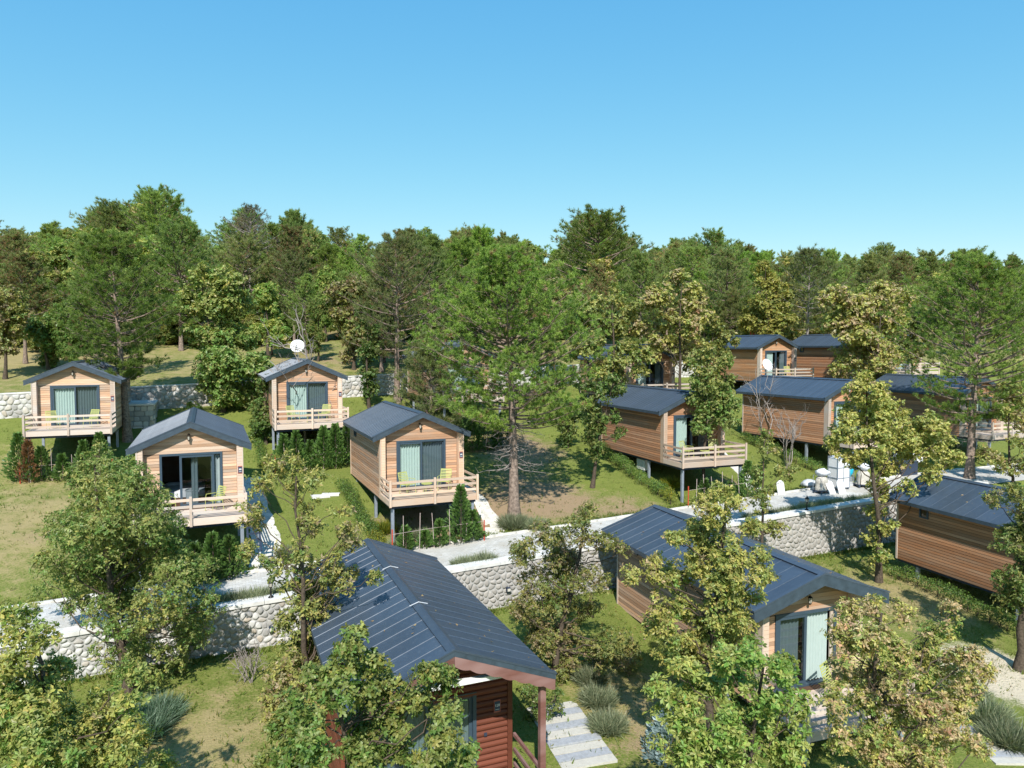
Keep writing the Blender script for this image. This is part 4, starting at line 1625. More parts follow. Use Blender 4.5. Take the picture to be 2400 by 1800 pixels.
def pine_mesh(H, cb, Rm, rg, shape=1.0, whorl=.55, per=5, tl=.20, k=20, wd=.016, cols=((.075, .135, .028), (.105, .165, .035), (.055, .095, .030)), brown=.05, r0=.2, dead=8, sides=8, sub=7, ntuft=4, bare=.25, lean=(0, 0), flat=0.0, twigw=1.0, lowfill=.16, fine=True, spread=1.1):
    """pine: trunk, whorls of limbs that sweep up at the ends, needle brushes on the outer twigs"""
    tr, cr, tw = MB(), MB(), MB()
    n = 12
    t = np.linspace(0, 1, n)
    P = np.stack([lean[0] * t + .12 * np.sin(t * 5 + rg.uniform(0, 6)) * t, lean[1] * t + .1 * np.sin(t * 4 + rg.uniform(0, 6)) * t, t * H], 1)
    R = np.maximum(.015, r0 * (1 - .93 * t ** 1.1) * (1 + .5 * np.exp(-t * 22)))
    tr.tube(P, R, sides)
    tc, ta, tcol = [], [], []
    cols = np.array(cols)
    z = cb
    while z < H - .15:
        f = (z - cb) / (H - cb)
        prof = (math.sin(min(1, (f * .95 + lowfill) / .55) * math.pi / 2) if f < .42 else max(0.0, (1 - (f - .42) / .60)) ** (.75 * shape))
        L0 = Rm * max(prof, .09)
        m = per if f < .85 else 4
        a0 = rg.uniform(0, 6.28)
        for j in range(m):
            az = a0 + j * 2 * math.pi / m + rg.normal(0, .25)
            L1 = L0 * rg.choice([rg.uniform(.5, .8), rg.uniform(.8, 1.05), rg.uniform(1.0, 1.25)])
            e0 = math.radians(rg.uniform(-8, 12) + 38 * f)
            zz = z + rg.uniform(-.15, .15)
            o = np.array([np.interp(zz, P[:, 2], P[:, 0]), np.interp(zz, P[:, 2], P[:, 1]), zz])
            q = np.linspace(0, 1, 7)
            h = np.array([math.cos(az), math.sin(az), 0])
            sd = np.array([-h[1], h[0], 0])
            bend = rg.normal(0, .12)
            B = o + L1 * (q[:, None] * math.cos(e0) * h + (bend * q * q)[:, None] * sd)
            B[:, 2] += L1 * (math.sin(e0) * q - .10 * q + .26 * q ** 2.4)
            rb = max(.010, .017 * L1 * twigw)
            tr.tube(B, np.linspace(rb, .007, 7), 5 if wd < .03 else 4, cap=False)
            for i in range(sub):
                qq = bare + (1 - bare) * (i + rg.uniform(0, .9)) / sub
                p0 = np.array([np.interp(qq, q, B[:, c]) for c in range(3)])
                sgn = 1 if i % 2 else -1
                dirv = unit(h * rg.uniform(.35, .9) + sgn * sd * rg.uniform(.4, 1.0) + np.array([0, 0, rg.uniform(.0, .45) - flat]))
                sl = L1 * rg.uniform(.2, .42) * (1.15 - .6 * qq) + .18
                p1 = p0 + dirv * sl + np.array([0, 0, .12 * sl])
                if fine:
                    tr.tube([p0, (p0 + p1) / 2 - np.array([0, 0, .03 * sl]), p1], [.009 * twigw, .007 * twigw, .005 * twigw], 3, cap=False)
                for g in range(ntuft):
                    w = .35 + .65 * (g + rg.uniform(.3, 1)) / ntuft
                    tc.append(p0 + (p1 - p0) * w + rg.normal(0, .05 + .04 * sl, 3))
                    ta.append(unit(dirv * .7 + np.array([0, 0, .75]) + rg.normal(0, .3, 3)))
                    tcol.append(cols[rg.integers(0, len(cols))] if rg.uniform() > brown else np.array([.26, .17, .09]))
            tc.append(B[-1])
            ta.append(unit(h + np.array([0, 0, .8])))
            tcol.append(cols[0])
        z += whorl * rg.uniform(.8, 1.25) * (1 - .35 * f)
    for j in range(5):                          # upright leaders at the tip
        a = rg.uniform(0, 6.28)
        zz = H - rg.uniform(.1, .9)
        o = np.array([np.interp(zz, P[:, 2], P[:, 0]), np.interp(zz, P[:, 2], P[:, 1]), zz])
        e = o + np.array([math.cos(a) * rg.uniform(.1, .7), math.sin(a) * rg.uniform(.1, .7), rg.uniform(.35, .9)])
        tr.tube([o, (o + e) / 2 + np.array([0, 0, -.05]), e], [.012 * twigw, .01 * twigw, .006 * twigw], 3, cap=False)
        for g in range(4):
            tc.append(o + (e - o) * (.4 + .2 * g) + rg.normal(0, .03, 3))
            ta.append(unit(e - o + rg.normal(0, .2, 3)))
            tcol.append(cols[rg.integers(0, len(cols))])
    for j in range(dead):                       # dead snags below the crown
        zz = cb * rg.uniform(.55, 1.05)
        az = rg.uniform(0, 6.28)
        o = np.array([np.interp(zz, P[:, 2], P[:, 0]), np.interp(zz, P[:, 2], P[:, 1]), zz])
        ln = rg.uniform(.35, .55) * Rm * rg.uniform(.4, 1)
        e = o + ln * np.array([math.cos(az), math.sin(az), rg.uniform(-.3, .15)])
        tw.tube(limb_path(o, e, rg, 5, .06), np.linspace(.026, .006, 5), 5, cap=False)
        for i in range(3):
            q = o + (e - o) * rg.uniform(.4, 1)
            tw.tube([q, q + rg.normal(0, .22, 3)], [.008, .003], 3, cap=False)
    C, A, K = np.array(tc), np.array(ta), np.array(tcol)
    needles(cr, C, A, tl * rg.uniform(.8, 1.2, len(C)), k, wd, K, rg, spread)
    return tr, cr, tw


def pine(label, base, H, cb, Rm, seed, tint=(1, 1, 1), group=None, bark=None, **kw):
    rg = np.random.default_rng(seed)
    tr, cr, tw = pine_mesh(H, cb, Rm, rg, **kw)
    root = thing('pine_tree', label, 'tree', base, 0, group)
    tr.build('trunk', bark or M['bark_pine'], root, (0, 0, -.1), smooth=True)
    cr.build('crown', M['needle'], root, color=tint)
    if tw.n:
        tw.build('dead_branches', M['twig'], root, smooth=True)['kind'] = 'stuff'
    return root


# ------------------------------------------------------------------ pines that stand out
BRIGHT = ((.195, .290, .060), (.250, .335, .072), (.150, .225, .055))
DULL = ((.195, .235, .085), (.240, .262, .095), (.160, .185, .075))
_b = gpx(1205, 1218)
pine('large pine with long bare trunk in the middle of the picture', _b, 11.9, 4.3, 3.75, 11, lowfill=.30, k=28, wd=.026, tl=.175, spread=1.4, whorl=.45, per=7, sub=10, ntuft=5, cols=BRIGHT, r0=.24, dead=60, sides=12, lean=(-.25, 0), brown=.04, bare=.3)
_b = gpx(300, 1034)
pine('tall pine leaning beside the far left cabin', _b, 11.7, 3.6, 2.95, 12, k=22, wd=.026, tl=.21, spread=1.3, whorl=.62, per=7, sub=8, ntuft=5, cols=BRIGHT, r0=.21, dead=16, sides=10, lean=(-.75, .2), bare=.3)
_b = gpx(2272, 1122)
pine('broad pine at the right with pale trunk above the slate roof', _b, 11.9, 3.2, 4.1, 13, k=22, wd=.025, tl=.19, spread=1.3, whorl=.6, per=7, sub=9, ntuft=5, cols=BRIGHT, r0=.22, dead=14, sides=10, bare=.3, lean=(.2, 0))
_b = gpx(931, 951)
pine('dark pine between the two left back cabins, rough trunk by the wall', _b, 11.5, 3.4, 3.7, 14, lowfill=.25, k=16, wd=.024, tl=.25, whorl=.55, per=5, sub=7, ntuft=5, cols=DULL, r0=.22, dead=14, brown=.14)
_b = atd(1008, 960, 40.5)
pine('young bushy pine between the large pine and the hidden cabin', (_b[0], _b[1], gz(_b[0], _b[1])), 6.6, .9, 2.0, 17, k=18, wd=.024, tl=.24, whorl=.5, per=6, sub=7, ntuft=5, cols=DULL, r0=.12, dead=6, lowfill=.25)
_b = gpx(1890, 888)
pine('pine with pale straight trunk in front of the brown back row cabin', _b, 11.6, 4.6, 3.2, 15, k=14, wd=.03, tl=.27, whorl=.55, per=5, sub=7, ntuft=5, cols=DULL, r0=.21, dead=8, bark=M['twig'])

# ------------------------------------------------------------------ oaks that stand out
MIXED, YEL, BRN, GRN, PINK, LIME = (1, 3, 5, 3.4, 2, .3), (.5, 1.8, 3.6, 6, 2.4, .3), (.7, 1.6, 3, 3.4, 5, 1.4), (1.6, 5, 3.5, 1, .4, .1), (.6, 2.8, 2.6, 1.8, 5.0, 1.8), (.4, 5, 5, 2.4, .5, .1)
oak_px('broad olive oak at the left in front of the long stone wall', 20.0, 285, [(233, 1070, 32), (275, 1110, 52), (205, 1140, 55), (320, 1150, 45), (300, 1200, 70), (375, 1190, 50), (160, 1220, 50), (230, 1250, 75), (330, 1280, 80), (415, 1260, 55), (125, 1320, 45), (200, 1345, 65), (295, 1370, 75), (395, 1360, 70), (455, 1320, 40), (110, 1370, 28), (250, 1430, 40), (345, 1440, 50), (430, 1440, 50), (500, 1425, 35), (345, 1500, 42), (450, 1490, 42), (395, 1535, 35), (285, 1490, 42), (325, 1555, 46), (245, 1540, 40), (420, 1575, 36), (180, 1400, 40), (480, 1380, 36), (360, 1240, 50), (270, 1300, 60)], (1.5, 4, 5, 2.2, 1.2, .2), 21, .10, 17, 6, r0=.13, tint=(.86, .86, .86))
oak_px('yellow green oak filling the lower left corner', 12.6, 150, [(40, 1445, 42), (95, 1490, 38), (25, 1530, 62), (120, 1590, 48), (60, 1630, 80), (170, 1660, 70), (255, 1650, 50), (320, 1590, 34), (300, 1660, 42), (225, 1735, 80), (325, 1725, 36), (100, 1750, 100), (15, 1700, 70), (290, 1790, 60), (180, 1820, 80), (370, 1800, 40), (-30, 1600, 70), (-40, 1760, 80)], (.7, 4, 4, 5, 1.2, .2), 22, .11, 18, 6, HEXLEAF, r0=.12, puff=.32, tint=(1.08, 1.08, 1.0))
oak_px('tall slender yellow brown oak left of the slate blue roof', 17.5, 712, [(640, 1105, 34), (690, 1080, 30), (738, 1120, 30), (608, 1135, 26), (700, 1130, 34), (718, 1185, 32), (722, 1228, 30), (585, 1190, 28), (590, 1235, 32), (573, 1290, 26), (640, 1305, 30), (648, 1340, 30), (702, 1290, 26), (700, 1335, 26), (797, 1200, 24), (822, 1240, 28), (842, 1275, 22), (790, 1292, 28), (760, 1345, 40), (802, 1372, 28), (872, 1343, 20), (720, 1400, 46), (690, 1450, 46), (742, 1460, 40), (700, 1520, 52), (668, 1575, 44), (742, 1565, 46), (700, 1640, 52), (658, 1700, 48), (722, 1730, 52), (690, 1790, 50), (780, 1420, 36), (765, 1480, 40), (805, 1335, 30), (690, 1380, 38), (730, 1620, 46), (650, 1640, 40), (740, 1680, 46)], (.7, 1.8, 3.6, 5, 4, .8), 23, .11, 17, 6, HEXLEAF, r0=.10, puff=.30, depth=.45, top=(705, 1110))
oak_px('fresh green lobed oak in front of the red brown log cabin', 10.2, 835, [(825, 1505, 28), (800, 1550, 34), (868, 1560, 26), (738, 1590, 40), (850, 1610, 38), (1000, 1578, 20), (1035, 1592, 24), (780, 1640, 50), (700, 1660, 44), (905, 1660, 46), (975, 1645, 34), (1055, 1668, 26), (840, 1710, 52), (740, 1740, 54), (930, 1740, 48), (665, 1725, 36), (1015, 1765, 40), (1092, 1775, 24), (860, 1795, 60), (700, 1805, 54), (960, 1815, 46), (790, 1590, 36), (900, 1610, 30), (720, 1700, 44), (1040, 1720, 26), (640, 1780, 40), (1060, 1800, 30)], (.3, 5.5, 5, 2.0, .8, .2), 24, .105, 24, 6, LOBED, r0=.09, puff=.26, depth=.5, tint=(1.1, 1.12, 1.0))
oak_px('brown green oak right of the log cabin in front of the stone wall', 20.8, 1290, [(1370, 1192, 22), (1350, 1238, 36), (1290, 1252, 42), (1228, 1292, 40), (1398, 1288, 40), (1462, 1290, 26), (1320, 1320, 56), (1248, 1368, 46), (1385, 1355, 44), (1225, 1425, 36), (1305, 1415, 56), (1375, 1430, 40), (1280, 1490, 50), (1350, 1500, 50), (1432, 1500, 40), (1475, 1535, 36), (1300, 1560, 46), (1340, 1595, 36), (1405, 1545, 40)], (.8, 2.2, 3.6, 3.4, 4.6, .9), 25, .10, 20, 6, r0=.11, depth=.5)
oak_px('golden olive oak standing before the wide slate roof', 15.6, 1640, [(1690, 1152, 26), (1660, 1190, 42), (1710, 1200, 40), (1640, 1240, 38), (1700, 1258, 52), (1750, 1240, 30), (1640, 1308, 48), (1710, 1318, 54), (1768, 1308, 38), (1578, 1256, 20), (1540, 1342, 38), (1502, 1352, 34), (1590, 1352, 42), (1660, 1380, 58), (1738, 1370, 44), (1796, 1345, 26), (1560, 1412, 42), (1620, 1440, 54), (1700, 1430, 50), (1758, 1402, 30), (1590, 1480, 44), (1660, 1490, 50), (1728, 1480, 40), (1540, 1470, 34), (1620, 1540, 46), (1700, 1540, 40), (1560, 1540, 36)], (.8, 2.0, 4.4, 6.4, 2.8, .4), 26, .10, 24, 6, r0=.12, depth=.45, tint=(1.05, 1.03, 1.0))
oak_px('light green oak at the bottom edge left of the foreground deck', 11.4, 1720, [(1600, 1575, 40), (1680, 1550, 42), (1755, 1535, 38), (1560, 1625, 46), (1640, 1620, 54), (1730, 1610, 54), (1830, 1555, 26), (1842, 1600, 34), (1800, 1640, 50), (1870, 1640, 34), (1590, 1690, 54), (1680, 1700, 60), (1770, 1710, 60), (1845, 1705, 50), (1640, 1770, 62), (1740, 1790, 62), (1840, 1785, 52), (1580, 1765, 46)], LIME, 27, .105, 23, 6, HEXLEAF, r0=.10, puff=.28, depth=.5, tint=(1.1, 1.1, 1.0))
oak_px('pinkish brown oak in the lower right before the cabin with the curtain', 13.4, 2050, [(1998, 1432, 38), (2055, 1425, 36), (2115, 1450, 34), (1985, 1490, 40), (2050, 1500, 48), (2120, 1505, 44), (2185, 1475, 42), (2232, 1435, 30), (2258, 1520, 36), (2195, 1550, 48), (2292, 1560, 34), (1965, 1560, 40), (2030, 1580, 54), (2110, 1580, 54), (2180, 1620, 46), (2268, 1620, 38), (1950, 1640, 44), (2030, 1660, 54), (2110, 1670, 54), (2190, 1690, 46), (1975, 1720, 50), (2060, 1740, 58), (2150, 1750, 54), (2240, 1730, 40), (2290, 1742, 26), (2000, 1800, 54), (2100, 1810, 56), (2200, 1800, 46), (2150, 1540, 44), (2080, 1620, 50), (2240, 1570, 40), (2320, 1590, 26), (2000, 1530, 44), (2230, 1670, 40)], PINK, 28, .085, 30, 6, r0=.11, puff=.28, depth=.5, tint=(1.05, 1.0, 1.0))
oak_px('dark olive oak at the right edge with a leaning trunk', 21.4, 2385, [(2322, 1165, 22), (2375, 1150, 34), (2392, 1225, 40), (2372, 1280, 36), (2405, 1300, 46), (2360, 1350, 36), (2400, 1380, 46), (2378, 1412, 36), (2445, 1200, 52), (2455, 1330, 52), (2350, 1240, 20)], (1.2, 3, 4, 2, 2.5, .5), 29, .10, 22, 6, base=gpx(2387, 1572), r0=.13, tint=(.9, .9, .9))
oak_px('yellow leaved oak with ivy column before the right hand cabins', 28.4, 2060, [(2030, 886, 20), (2010, 920, 34), (2058, 920, 34), (2000, 968, 38), (2060, 975, 42), (2108, 960, 28), (1972, 1012, 32), (2040, 1035, 44), (2108, 1020, 38), (2168, 992, 34), (2200, 1030, 36), (2150, 1058, 38), (2230, 1070, 28), (1952, 1055, 24), (2010, 1070, 28), (2078, 1085, 34), (2048, 1130, 24), (2068, 1150, 30), (2180, 1108, 26), (2060, 1200, 28), (2080, 1230, 22), (2050, 1250, 26), (2068, 1290, 24), (2052, 1320, 18), (2120, 1148, 24)], YEL, 30, .12, 16, 6, base=gpx(2060, 1365), r0=.12, depth=.4)
oak_px('thin young oak rising in front of the road behind the wide roof', 29.2, 1795, [(1795, 1022, 18), (1802, 1060, 22), (1772, 1115, 24), (1822, 1112, 20), (1858, 1100, 18), (1776, 1150, 22), (1802, 1150, 16), (1782, 1185, 22), (1800, 1230, 22), (1832, 1240, 16), (1762, 1230, 16), (1790, 1085, 13)], MIXED, 31, .12, 15, 5, r0=.075, depth=.5)
oak_px('oak growing up beside the deck railing of the brown cabin', 36.0, 1643, [(1660, 818, 20), (1640, 842, 26), (1680, 850, 26), (1652, 890, 32), (1700, 892, 22), (1640, 930, 30), (1690, 940, 36), (1722, 952, 20), (1660, 978, 30), (1702, 990, 26), (1640, 1000, 20)], (1.2, 4, 4, 2.5, 1, .2), 32, .13, 14, 5, base=np.array([*on_cabin('I', -.15, -1.0, 0)[:2], gz(*on_cabin('I', -.15, -1.0, 0)[:2])]), r0=.09)
oak_px('slim oak with pale trunk on the lawn left of the brown cabin', 35, 1388, [(1402, 990, 26), (1432, 982, 20), (1456, 1010, 15), (1390, 1030, 22), (1402, 1052, 17), (1395, 1072, 12), (1380, 950, 22), (1410, 922, 26), (1438, 902, 24), (1370, 902, 24)], GRN, 33, .13, 14, 5, base=gpx(1388, 1143), r0=.10)
oak_px('olive oak behind the brown cabin right of the large pine', 45, 1425, [(1395, 722, 34), (1440, 760, 40), (1380, 800, 34), (1462, 830, 34), (1420, 868, 34), (1500, 858, 26), (1350, 742, 28), (1478, 722, 26), (1440, 690, 22), (1340, 830, 24)], MIXED, 34, .16, 10, 5, r0=.13, puff=.42)
oak_px('short dark oak beside the slim pale trunk on the lawn', 40, 1330, [(1336, 960, 22), (1330, 1000, 26), (1326, 1030, 18), (1350, 982, 16)], GRN, 35, .13, 14, 5, base=gpx(1330, 1050), r0=.07, tint=(.8, .8, .8))
oak_px('leafy light green oak in front of the upper wall at left', 46, 525, [(480, 645, 28), (530, 655, 32), (450, 705, 32), (508, 715, 40), (562, 700, 26), (470, 780, 34), (520, 800, 38), (570, 792, 34), (500, 860, 44), (560, 850, 44), (612, 860, 30), (520, 918, 38), (580, 918, 34), (470, 918, 28), (606, 955, 18), (452, 955, 14)], (1.2, 4.4, 4, 2.4, .8, .1), 36, .17, 10, 5, base=gpx(525, 966), r0=.13, puff=.45)
oak_px('narrow dark oak at the left side of the cabin with the dish', 40, 624, [(622, 900, 22), (608, 950, 25), (626, 990, 26), (600, 1012, 17), (632, 1020, 16)], GRN, 37, .14, 13, 5, base=gpx(624, 1042), r0=.09, tint=(.8, .82, .8))
oak_px('narrow dark oak before the upper wall right of the dish cabin', 46, 865, [(860, 722, 18), (866, 770, 22), (865, 820, 25), (860, 870, 25), (870, 910, 19)], (2, 5, 3, .6, .2, 0), 38, .16, 11, 5, base=gpx(865, 957), r0=.1, tint=(.75, .78, .75))
oak_px('yellow brown oak above the lawn left of the dark pine', 54, 830, [(830, 680, 34), (862, 730, 34), (800, 732, 26), (832, 780, 38), (880, 780, 24), (820, 830, 24), (790, 690, 24)], BRN, 39, .19, 8, 5, r0=.12, puff=.5)
oak_px('bright yellow oak in front of the orange back row cabin', 52, 1806, [(1790, 622, 17), (1800, 660, 26), (1832, 680, 22), (1780, 700, 22), (1820, 720, 30), (1770, 740, 30), (1748, 756, 17), (1842, 750, 22), (1802, 775, 30), (1812, 830, 12)], (.4, 1.6, 3, 7, 1, .1), 40, .18, 9, 5, base=gpx(1806, 885), r0=.1, puff=.4, tint=(1.1, 1.08, .9))
oak_px('brown oak leaning over the roof of the brown back row cabin', 52, 2045, [(1985, 820, 26), (2010, 860, 24), (2030, 790, 30), (2095, 830, 26), (2085, 890, 18), (1960, 702, 34), (2010, 722, 38), (2062, 692, 34), (2000, 780, 34), (1962, 762, 30), (2080, 750, 34), (2050, 820, 38), (2070, 868, 30), (1990, 850, 20), (1962, 870, 18), (2120, 700, 28)], BRN, 41, .18, 8, 5, r0=.14, puff=.5)
oak_px('brown oak between the two back row cabins right of centre', 46, 1590, [(1500, 760, 26), (1520, 830, 22), (1530, 700, 24), (1575, 810, 24), (1550, 692, 30), (1590, 652, 26), (1620, 700, 34), (1560, 750, 30), (1610, 770, 30), (1640, 742, 24), (1540, 800, 22), (1600, 840, 22), (1630, 810, 22)], BRN, 42, .18, 8, 5, r0=.13, puff=.5)
oak_px('russet oak showing behind the right side of the large pine', 52, 1305, [(1290, 690, 30), (1332, 712, 30), (1268, 732, 22), (1310, 750, 26)], (.6, 1, 2, 1.5, 4, 3), 43, .18, 8, 5, r0=.12, puff=.5)
oak_px('oak cut by the left edge above the far left cabin', 46, 10, [(10, 705, 34), (16, 760, 34), (20, 812, 22), (-22, 780, 36), (40, 730, 24)], BRN, 44, .17, 9, 5, base=gpx(12, 888), r0=.12, puff=.45)
oak_px('dark oak on the upper lawn near the left edge', 52, 110, [(100, 762, 34), (122, 800, 30), (110, 838, 22), (70, 762, 26), (140, 770, 22)], GRN, 45, .18, 9, 5, base=gpx(115, 866), r0=.12, puff=.45, tint=(.75, .78, .75))
oak_px('small dark oak with pale stem on the upper lawn', 60, 636, [(636, 725, 18), (640, 752, 19), (632, 770, 15)], (2, 5, 3, .5, .2, 0), 46, .19, 9, 5, base=gpx(637, 833), r0=.09, puff=.4, tint=(.75, .78, .75))
oak_px('olive oak in front of the far right back row cabin', 56, 2130, [(2100, 800, 24), (2130, 770, 28), (2160, 810, 26), (2120, 840, 24), (2180, 780, 26), (2150, 740, 26), (2090, 760, 22)], MIXED, 49, .18, 8, 5, r0=.12, puff=.5)
oak_px('sparse tan oak at the right edge below the broad pine', 37, 2385, [(2370, 922, 28), (2392, 970, 32), (2350, 962, 20), (2396, 1040, 26), (2312, 1062, 24), (2388, 1090, 32), (2340, 1080, 20), (2420, 1000, 30)], BRN, 47, .14, 9, 5, r0=.1, puff=.4)
oak_px('olive oak behind the stone wall left of the orange cabin', 47, 1650, [(1690, 830, 22), (1710, 800, 20), (1650, 870, 18), (1620, 860, 18), (1640, 840, 18), (1660, 800, 22), (1690, 790, 22), (1670, 760, 20)], MIXED, 48, .17, 9, 5, r0=.1, puff=.4)


# ------------------------------------------------------------------ bare trees
def bare_tree(label, base, top_h, seed, spread, n=9, stems=1, r0=.05):
    rg = np.random.default_rng(seed)
    mb = MB()

    def grow(p, d, ln, r, lev):
        q = p + d * ln
        pts = limb_path(p, q, rg, 5, -.02)
        mb.tube(pts, np.linspace(r, r * .6, 5), 6 if lev < 2 else 4, cap=False)
        if lev >= 4 or r < .004:
            return
        for i in range(2 if lev else n):
            t = rg.uniform(.35, 1) if lev == 0 else rg.uniform(.5, 1)
            o = np.array([np.interp(t, np.linspace(0, 1, 5), pts[:, c]) for c in range(3)])
            nd = unit(d + rg.normal(0, spread, 3) + np.array([0, 0, .15]))
            grow(o, nd, ln * rg.uniform(.35, .55) * (1 if lev else .8), r * .5, lev + 1)
    root = thing('bare_tree', label, 'tree', base)
    for s_ in range(stems):
        d = unit(np.array([rg.normal(0, .25) * (stems > 1), rg.normal(0, .2) * (stems > 1), 1.0]))
        grow(np.array([rg.normal(0, .1) * (stems > 1), 0, -.1]), d, top_h, r0, 0)
    mb.build('trunk', M['twig'], root, smooth=True)


bare_tree('thin leafless tree in front of the cabin with the dish', gpx(717, 1058), 6.4, 51, .55, 14, 1, .07)
bare_tree('leafless grey shrub in front of the brown cabin with a dish', gpx(1845, 1100), 2.6, 52, .6, 8, 5, .03)
bare_tree('small dead shrub at the foot of the long wall', gpx(582, 1600), 1.0, 53, .8, 9, 6, .018)
bare_tree('second thin leafless tree near the dish of the brown cabin', gpx(1800, 1065), 4.2, 54, .6, 10, 2, .035)


# ------------------------------------------------------------------ the forest behind
def proto_pine(seed, H, cb, Rm, cols, **kw):
    rg = np.random.default_rng(seed)
    tr, cr, tw = pine_mesh(H, cb, Rm, rg, k=13, wd=.046, tl=.31, whorl=.72, per=6, sub=7, ntuft=5, fine=False, cols=cols, r0=.2, dead=6, sides=6, twigw=1.6, **kw)
    tm = tr.mesh('trunk', M['bark_pine'], True)
    return tm, cr.mesh('crown', M['forest']), H


def proto_oak(seed, H, W_, mix, nclump=26):
    rg = np.random.default_rng(seed)
    rows = []
    for i in range(nclump):
        f = rg.uniform(.2, 1)
        rr = W_ * math.sin(min(1, (1.12 - f) / .75) * math.pi / 2) * rg.uniform(.2, .9)
        a = rg.uniform(0, 6.28)
        rows.append((rr * math.cos(a), rr * math.sin(a), f * H * .95, rg.uniform(.75, 1.25) * W_ * .38))
    tr, cr = oak_mesh(rows, np.array([0, 0, -.1]), np.array([0, 0, H * .9]), rg, .25, 6.5, 5, DIAM, mix, .17, .62, False, 6, lush=1.7)
    return tr.mesh('trunk', M['bark_oak'], True), cr.mesh('crown', M['forest']), H


PP = [proto_pine(101, 12, 2.6, 3.0, BRIGHT, brown=.03), proto_pine(102, 12, 3.4, 3.5, DULL, brown=.06, shape=.7), proto_pine(103, 12, 3.0, 2.9, DULL, brown=.05, shape=1.3),
      proto_pine(104, 12, 2.4, 3.3, ((.20, .27, .08), (.25, .31, .09), (.16, .21, .072)), brown=.03, shape=.85), proto_pine(105, 12, 3.6, 3.2, DULL, brown=.35),
      proto_pine(106, 12, 2.8, 3.8, ((.20, .275, .075), (.245, .31, .08), (.15, .205, .07)), shape=.6, brown=.05)]
OO = [proto_oak(111, 9, 2.4, (1, 4, 4, 2.4, 1.4, .2)), proto_oak(112, 9, 2.1, (.8, 2, 3, 3.4, 3.6, .8)), proto_oak(113, 9, 2.6, (1.6, 5, 4, 1.2, .5, .1))]
SKY_U = [0, 65, 130, 200, 250, 300, 380, 430, 470, 520, 590, 640, 700, 760, 800, 860, 900, 965, 1010, 1050, 1130, 1200, 1250, 1300, 1350, 1400, 1450, 1500, 1560, 1640, 1700, 1780, 1850, 1930, 2030, 2120, 2230, 2320, 2400]
SKY_V = [505, 498, 508, 505, 455, 445, 440, 475, 520, 545, 470, 520, 478, 545, 512, 545, 555, 505, 530, 520, 505, 525, 560, 560, 500, 482, 500, 560, 545, 530, 540, 555, 580, 565, 560, 570, 565, 575, 580]


SKY_V = [v + 22 for v in SKY_V]


def tree_copy(kind, proto, base, H, wide, rz, label, group, tint):
    tm, cm, h0 = proto
    root = thing(kind, label, 'tree', base, rz, group)
    k = H / h0
    root.scale = (wide * k, wide * k, k)
    obj('trunk', tm, root, color=tint)
    obj('crown', cm, root, color=tint)
    return root


PLACES = [(230, 'above the far left cabin'), (560, 'above the open cabin'), (800, 'above the dish cabin'), (1010, 'left of the large pine'), (1290, 'behind the large pine'),
          (1560, 'right of the large pine'), (1760, 'above the orange cabin'), (2010, 'above the brown back row cabin'), (2210, 'left of the right hand pine'), (9999, 'at the far right')]
PWORD = ['bright green', 'wide olive', 'slender olive', 'dense green', 'brown tinged', 'dome topped']
OWORD = ['olive', 'tan brown', 'dark green']


def place_word(u):
    return next(w for q, w in PLACES if u < q)


